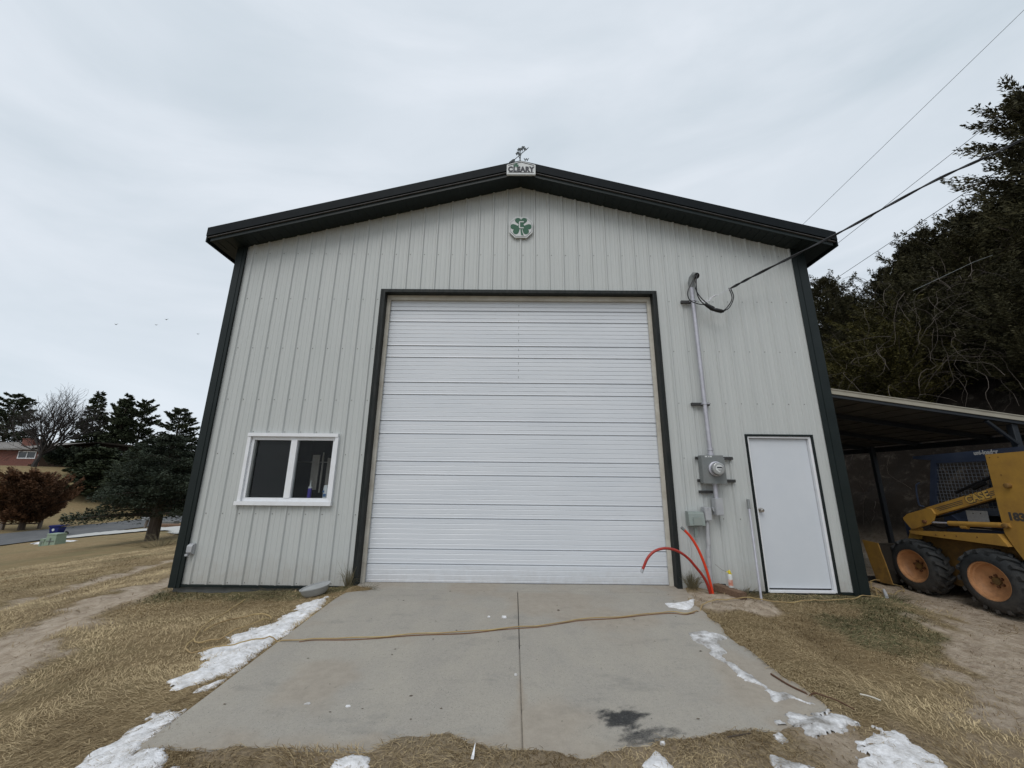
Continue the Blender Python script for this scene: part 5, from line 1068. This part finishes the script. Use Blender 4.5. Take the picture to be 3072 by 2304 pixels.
# mailbox
x,y=-30.76,28.14; z=H(x,y); mbx=thing('mailbox','grey mailbox on a leaning post beside the road','mailbox',(x,y,z)); mb=MB(); mb.tube([(x,y,z-.2),(x+.12,y,z+.72)],.11,6); mb.build('post',m_twig,mbx)
mb=MB(); mb.prism([(x-.25,z+.70),(x+.55,z+.70),(x+.55,z+.95),(x+.42,z+1.07),(x-.12,z+1.07),(x-.25,z+.95)],y-.22,y+.22); mb.build('box',m_gbox,mbx); mb=MB(); mb.box(x-.15,x+.45,y-.235,y-.221,z+.74,z+.92); mb.build('door',m_pvc,mbx)
# landscape blocks by the road
for i,(x,y,w,lab) in enumerate([(-30.3,29.3,1.0,'grey stone block at the road left of the flat kerb blocks'),(-28.7,28.2,.9,'grey stone block at the road just right of the mailbox and trunk')]):
    mb=MB(); z=H(x,y); mb.bbox(x-w/2,x+w/2,y-.3,y+.3,z-.1,z+.42,.05); tag(mb.build('stone_block',m_conc),lab,'block','stone blocks beside the road')
mb=MB(); z=H(-26,25.8); mb.bbox(-28.2,-23.5,25.6,26.0,z-.5,z+.18,.05); tag(mb.build('edging_timber',m_timber),'long low dark edging timber beside the far drive','timber')
# split rail fence, far left
fn=thing('rail_fence','weathered split rail fence below the reddish cedar','fence',(-41,26.3,H(-41,26.3))); P=[(-45.0,25.0),(-42.6,25.7),(-40.3,26.3),(-38.9,27.6)]
for x,y in P: mb=MB(); z=H(x,y); mb.bbox(x-.10,x+.10,y-.10,y+.10,z-.3,z+1.0,.02); mb.build('post',m_twig,fn)
for (xa,ya),(xb,yb) in zip(P[:-1],P[1:]):
    for h_ in (.42,.82): mb=MB(); mb.tube([(xa,ya,H(xa,ya)+h_),(xb,yb,H(xb,yb)+h_)],.055,6); mb.build('rail',m_twig,fn)
# old horse-drawn plow with iron wheel
x,y=-50.6,41.8; z=H(x,y); pw=thing('iron_plow','old rusty wheeled farm implement on the hillside lawn','farm implement',(x,y,z)); m_iron=mat('dark_iron',(.03,.022,.018),.8)
mb=MB(); n=24; mb.tube([(x+.3+.62*math.cos(2*math.pi*k/n),y,z+.62+.62*math.sin(2*math.pi*k/n)) for k in range(n+1)],.05,6,False)
for k in range(8): a=2*math.pi*k/8; mb.tube([(x+.3,y,z+.62),(x+.3+.6*math.cos(a),y,z+.62+.6*math.sin(a))],.025,4)
mb.build('wheel',m_iron,pw); mb=MB(); mb.tube([(x-1.7,y,z+.15),(x-.3,y,z+.25),(x+.3,y+.2,z+.6),(x+1.2,y+.2,z+1.1)],.06,6); mb.tube([(x+.3,y+.3,z+.3),(x+1.6,y+.3,z+.15)],.08,6); mb.build('beam',m_iron,pw); mb=MB(); mb.bbox(x-1.85,x-1.6,y-.1,y+.1,z-.1,z+1.0,.02); mb.build('post',m_iron,pw)
# ------------------------------------------------------------------ overhead wires, birds
for a,b_,lab in (((17.364,15,16.693),(23.846,8,23.247),'uppermost thin power line crossing the sky at right'),((17.024,15,13.689),(22.229,8,18.018),'thin power line just above the thick service cable'),((17.535,15,12.282),(17.032,8,12.18),'thin power line dipping behind the cedars below the thick cable')):
    a=Vector(a);b_=Vector(b_); d=b_-a; mb=MB(); pts=[a-d*.35+d*(1.9*k/14) for k in range(15)]; mb.tube(pts,.011 if 'upper' in lab else .012,5); tag(mb.build('power_line',m_black),lab,'power line','thin overhead power lines')
mb=MB(); mb.tube([(10.55,4,6.40),(10.89,4,6.56),(12.44,4,7.29),(13.0,4,7.5)],.006,5); tag(mb.build('power_line',m_gbox),'short pale wire seen against the dark cedars','power line','thin overhead power lines')
for (x,y,z),a,s_,lab in (((-62.5,50.2,24.2),.4,1,'leftmost tiny bird in the sky, wings half raised'),((-56.2,50.2,24.2),-.3,1,'tiny bird second from left, gliding'),((-54.6,50.0,25.0),.2,1.1,'highest of the four tiny birds'),((-49.7,50.6,22.9),.0,1.1,'lowest tiny bird at right, wings flat')):
    mb=MB(); fl=.05 if 'flat' in lab or 'gliding' in lab else .16; c=Vector((x,y,z)); q=Vector((math.cos(a),0,0)); 
    mb.tube([c-Vector((0,.16,0)),c,c+Vector((0,.14,.01))],[.012,.045,.02],6); 
    for s2 in (-1,1): mb.add([c+Vector((0,-.06,.02)),c+Vector((0,.07,.02)),c+Vector((s2*.26*s_,.10,.02+fl)),c+Vector((s2*.30*s_,.02,fl))],[(0,1,2,3)])
    tag(mb.build('bird',m_gbox),lab,'bird','birds flying far off')
for o in bpy.data.objects:
    if '_base' in o: del o['_base']
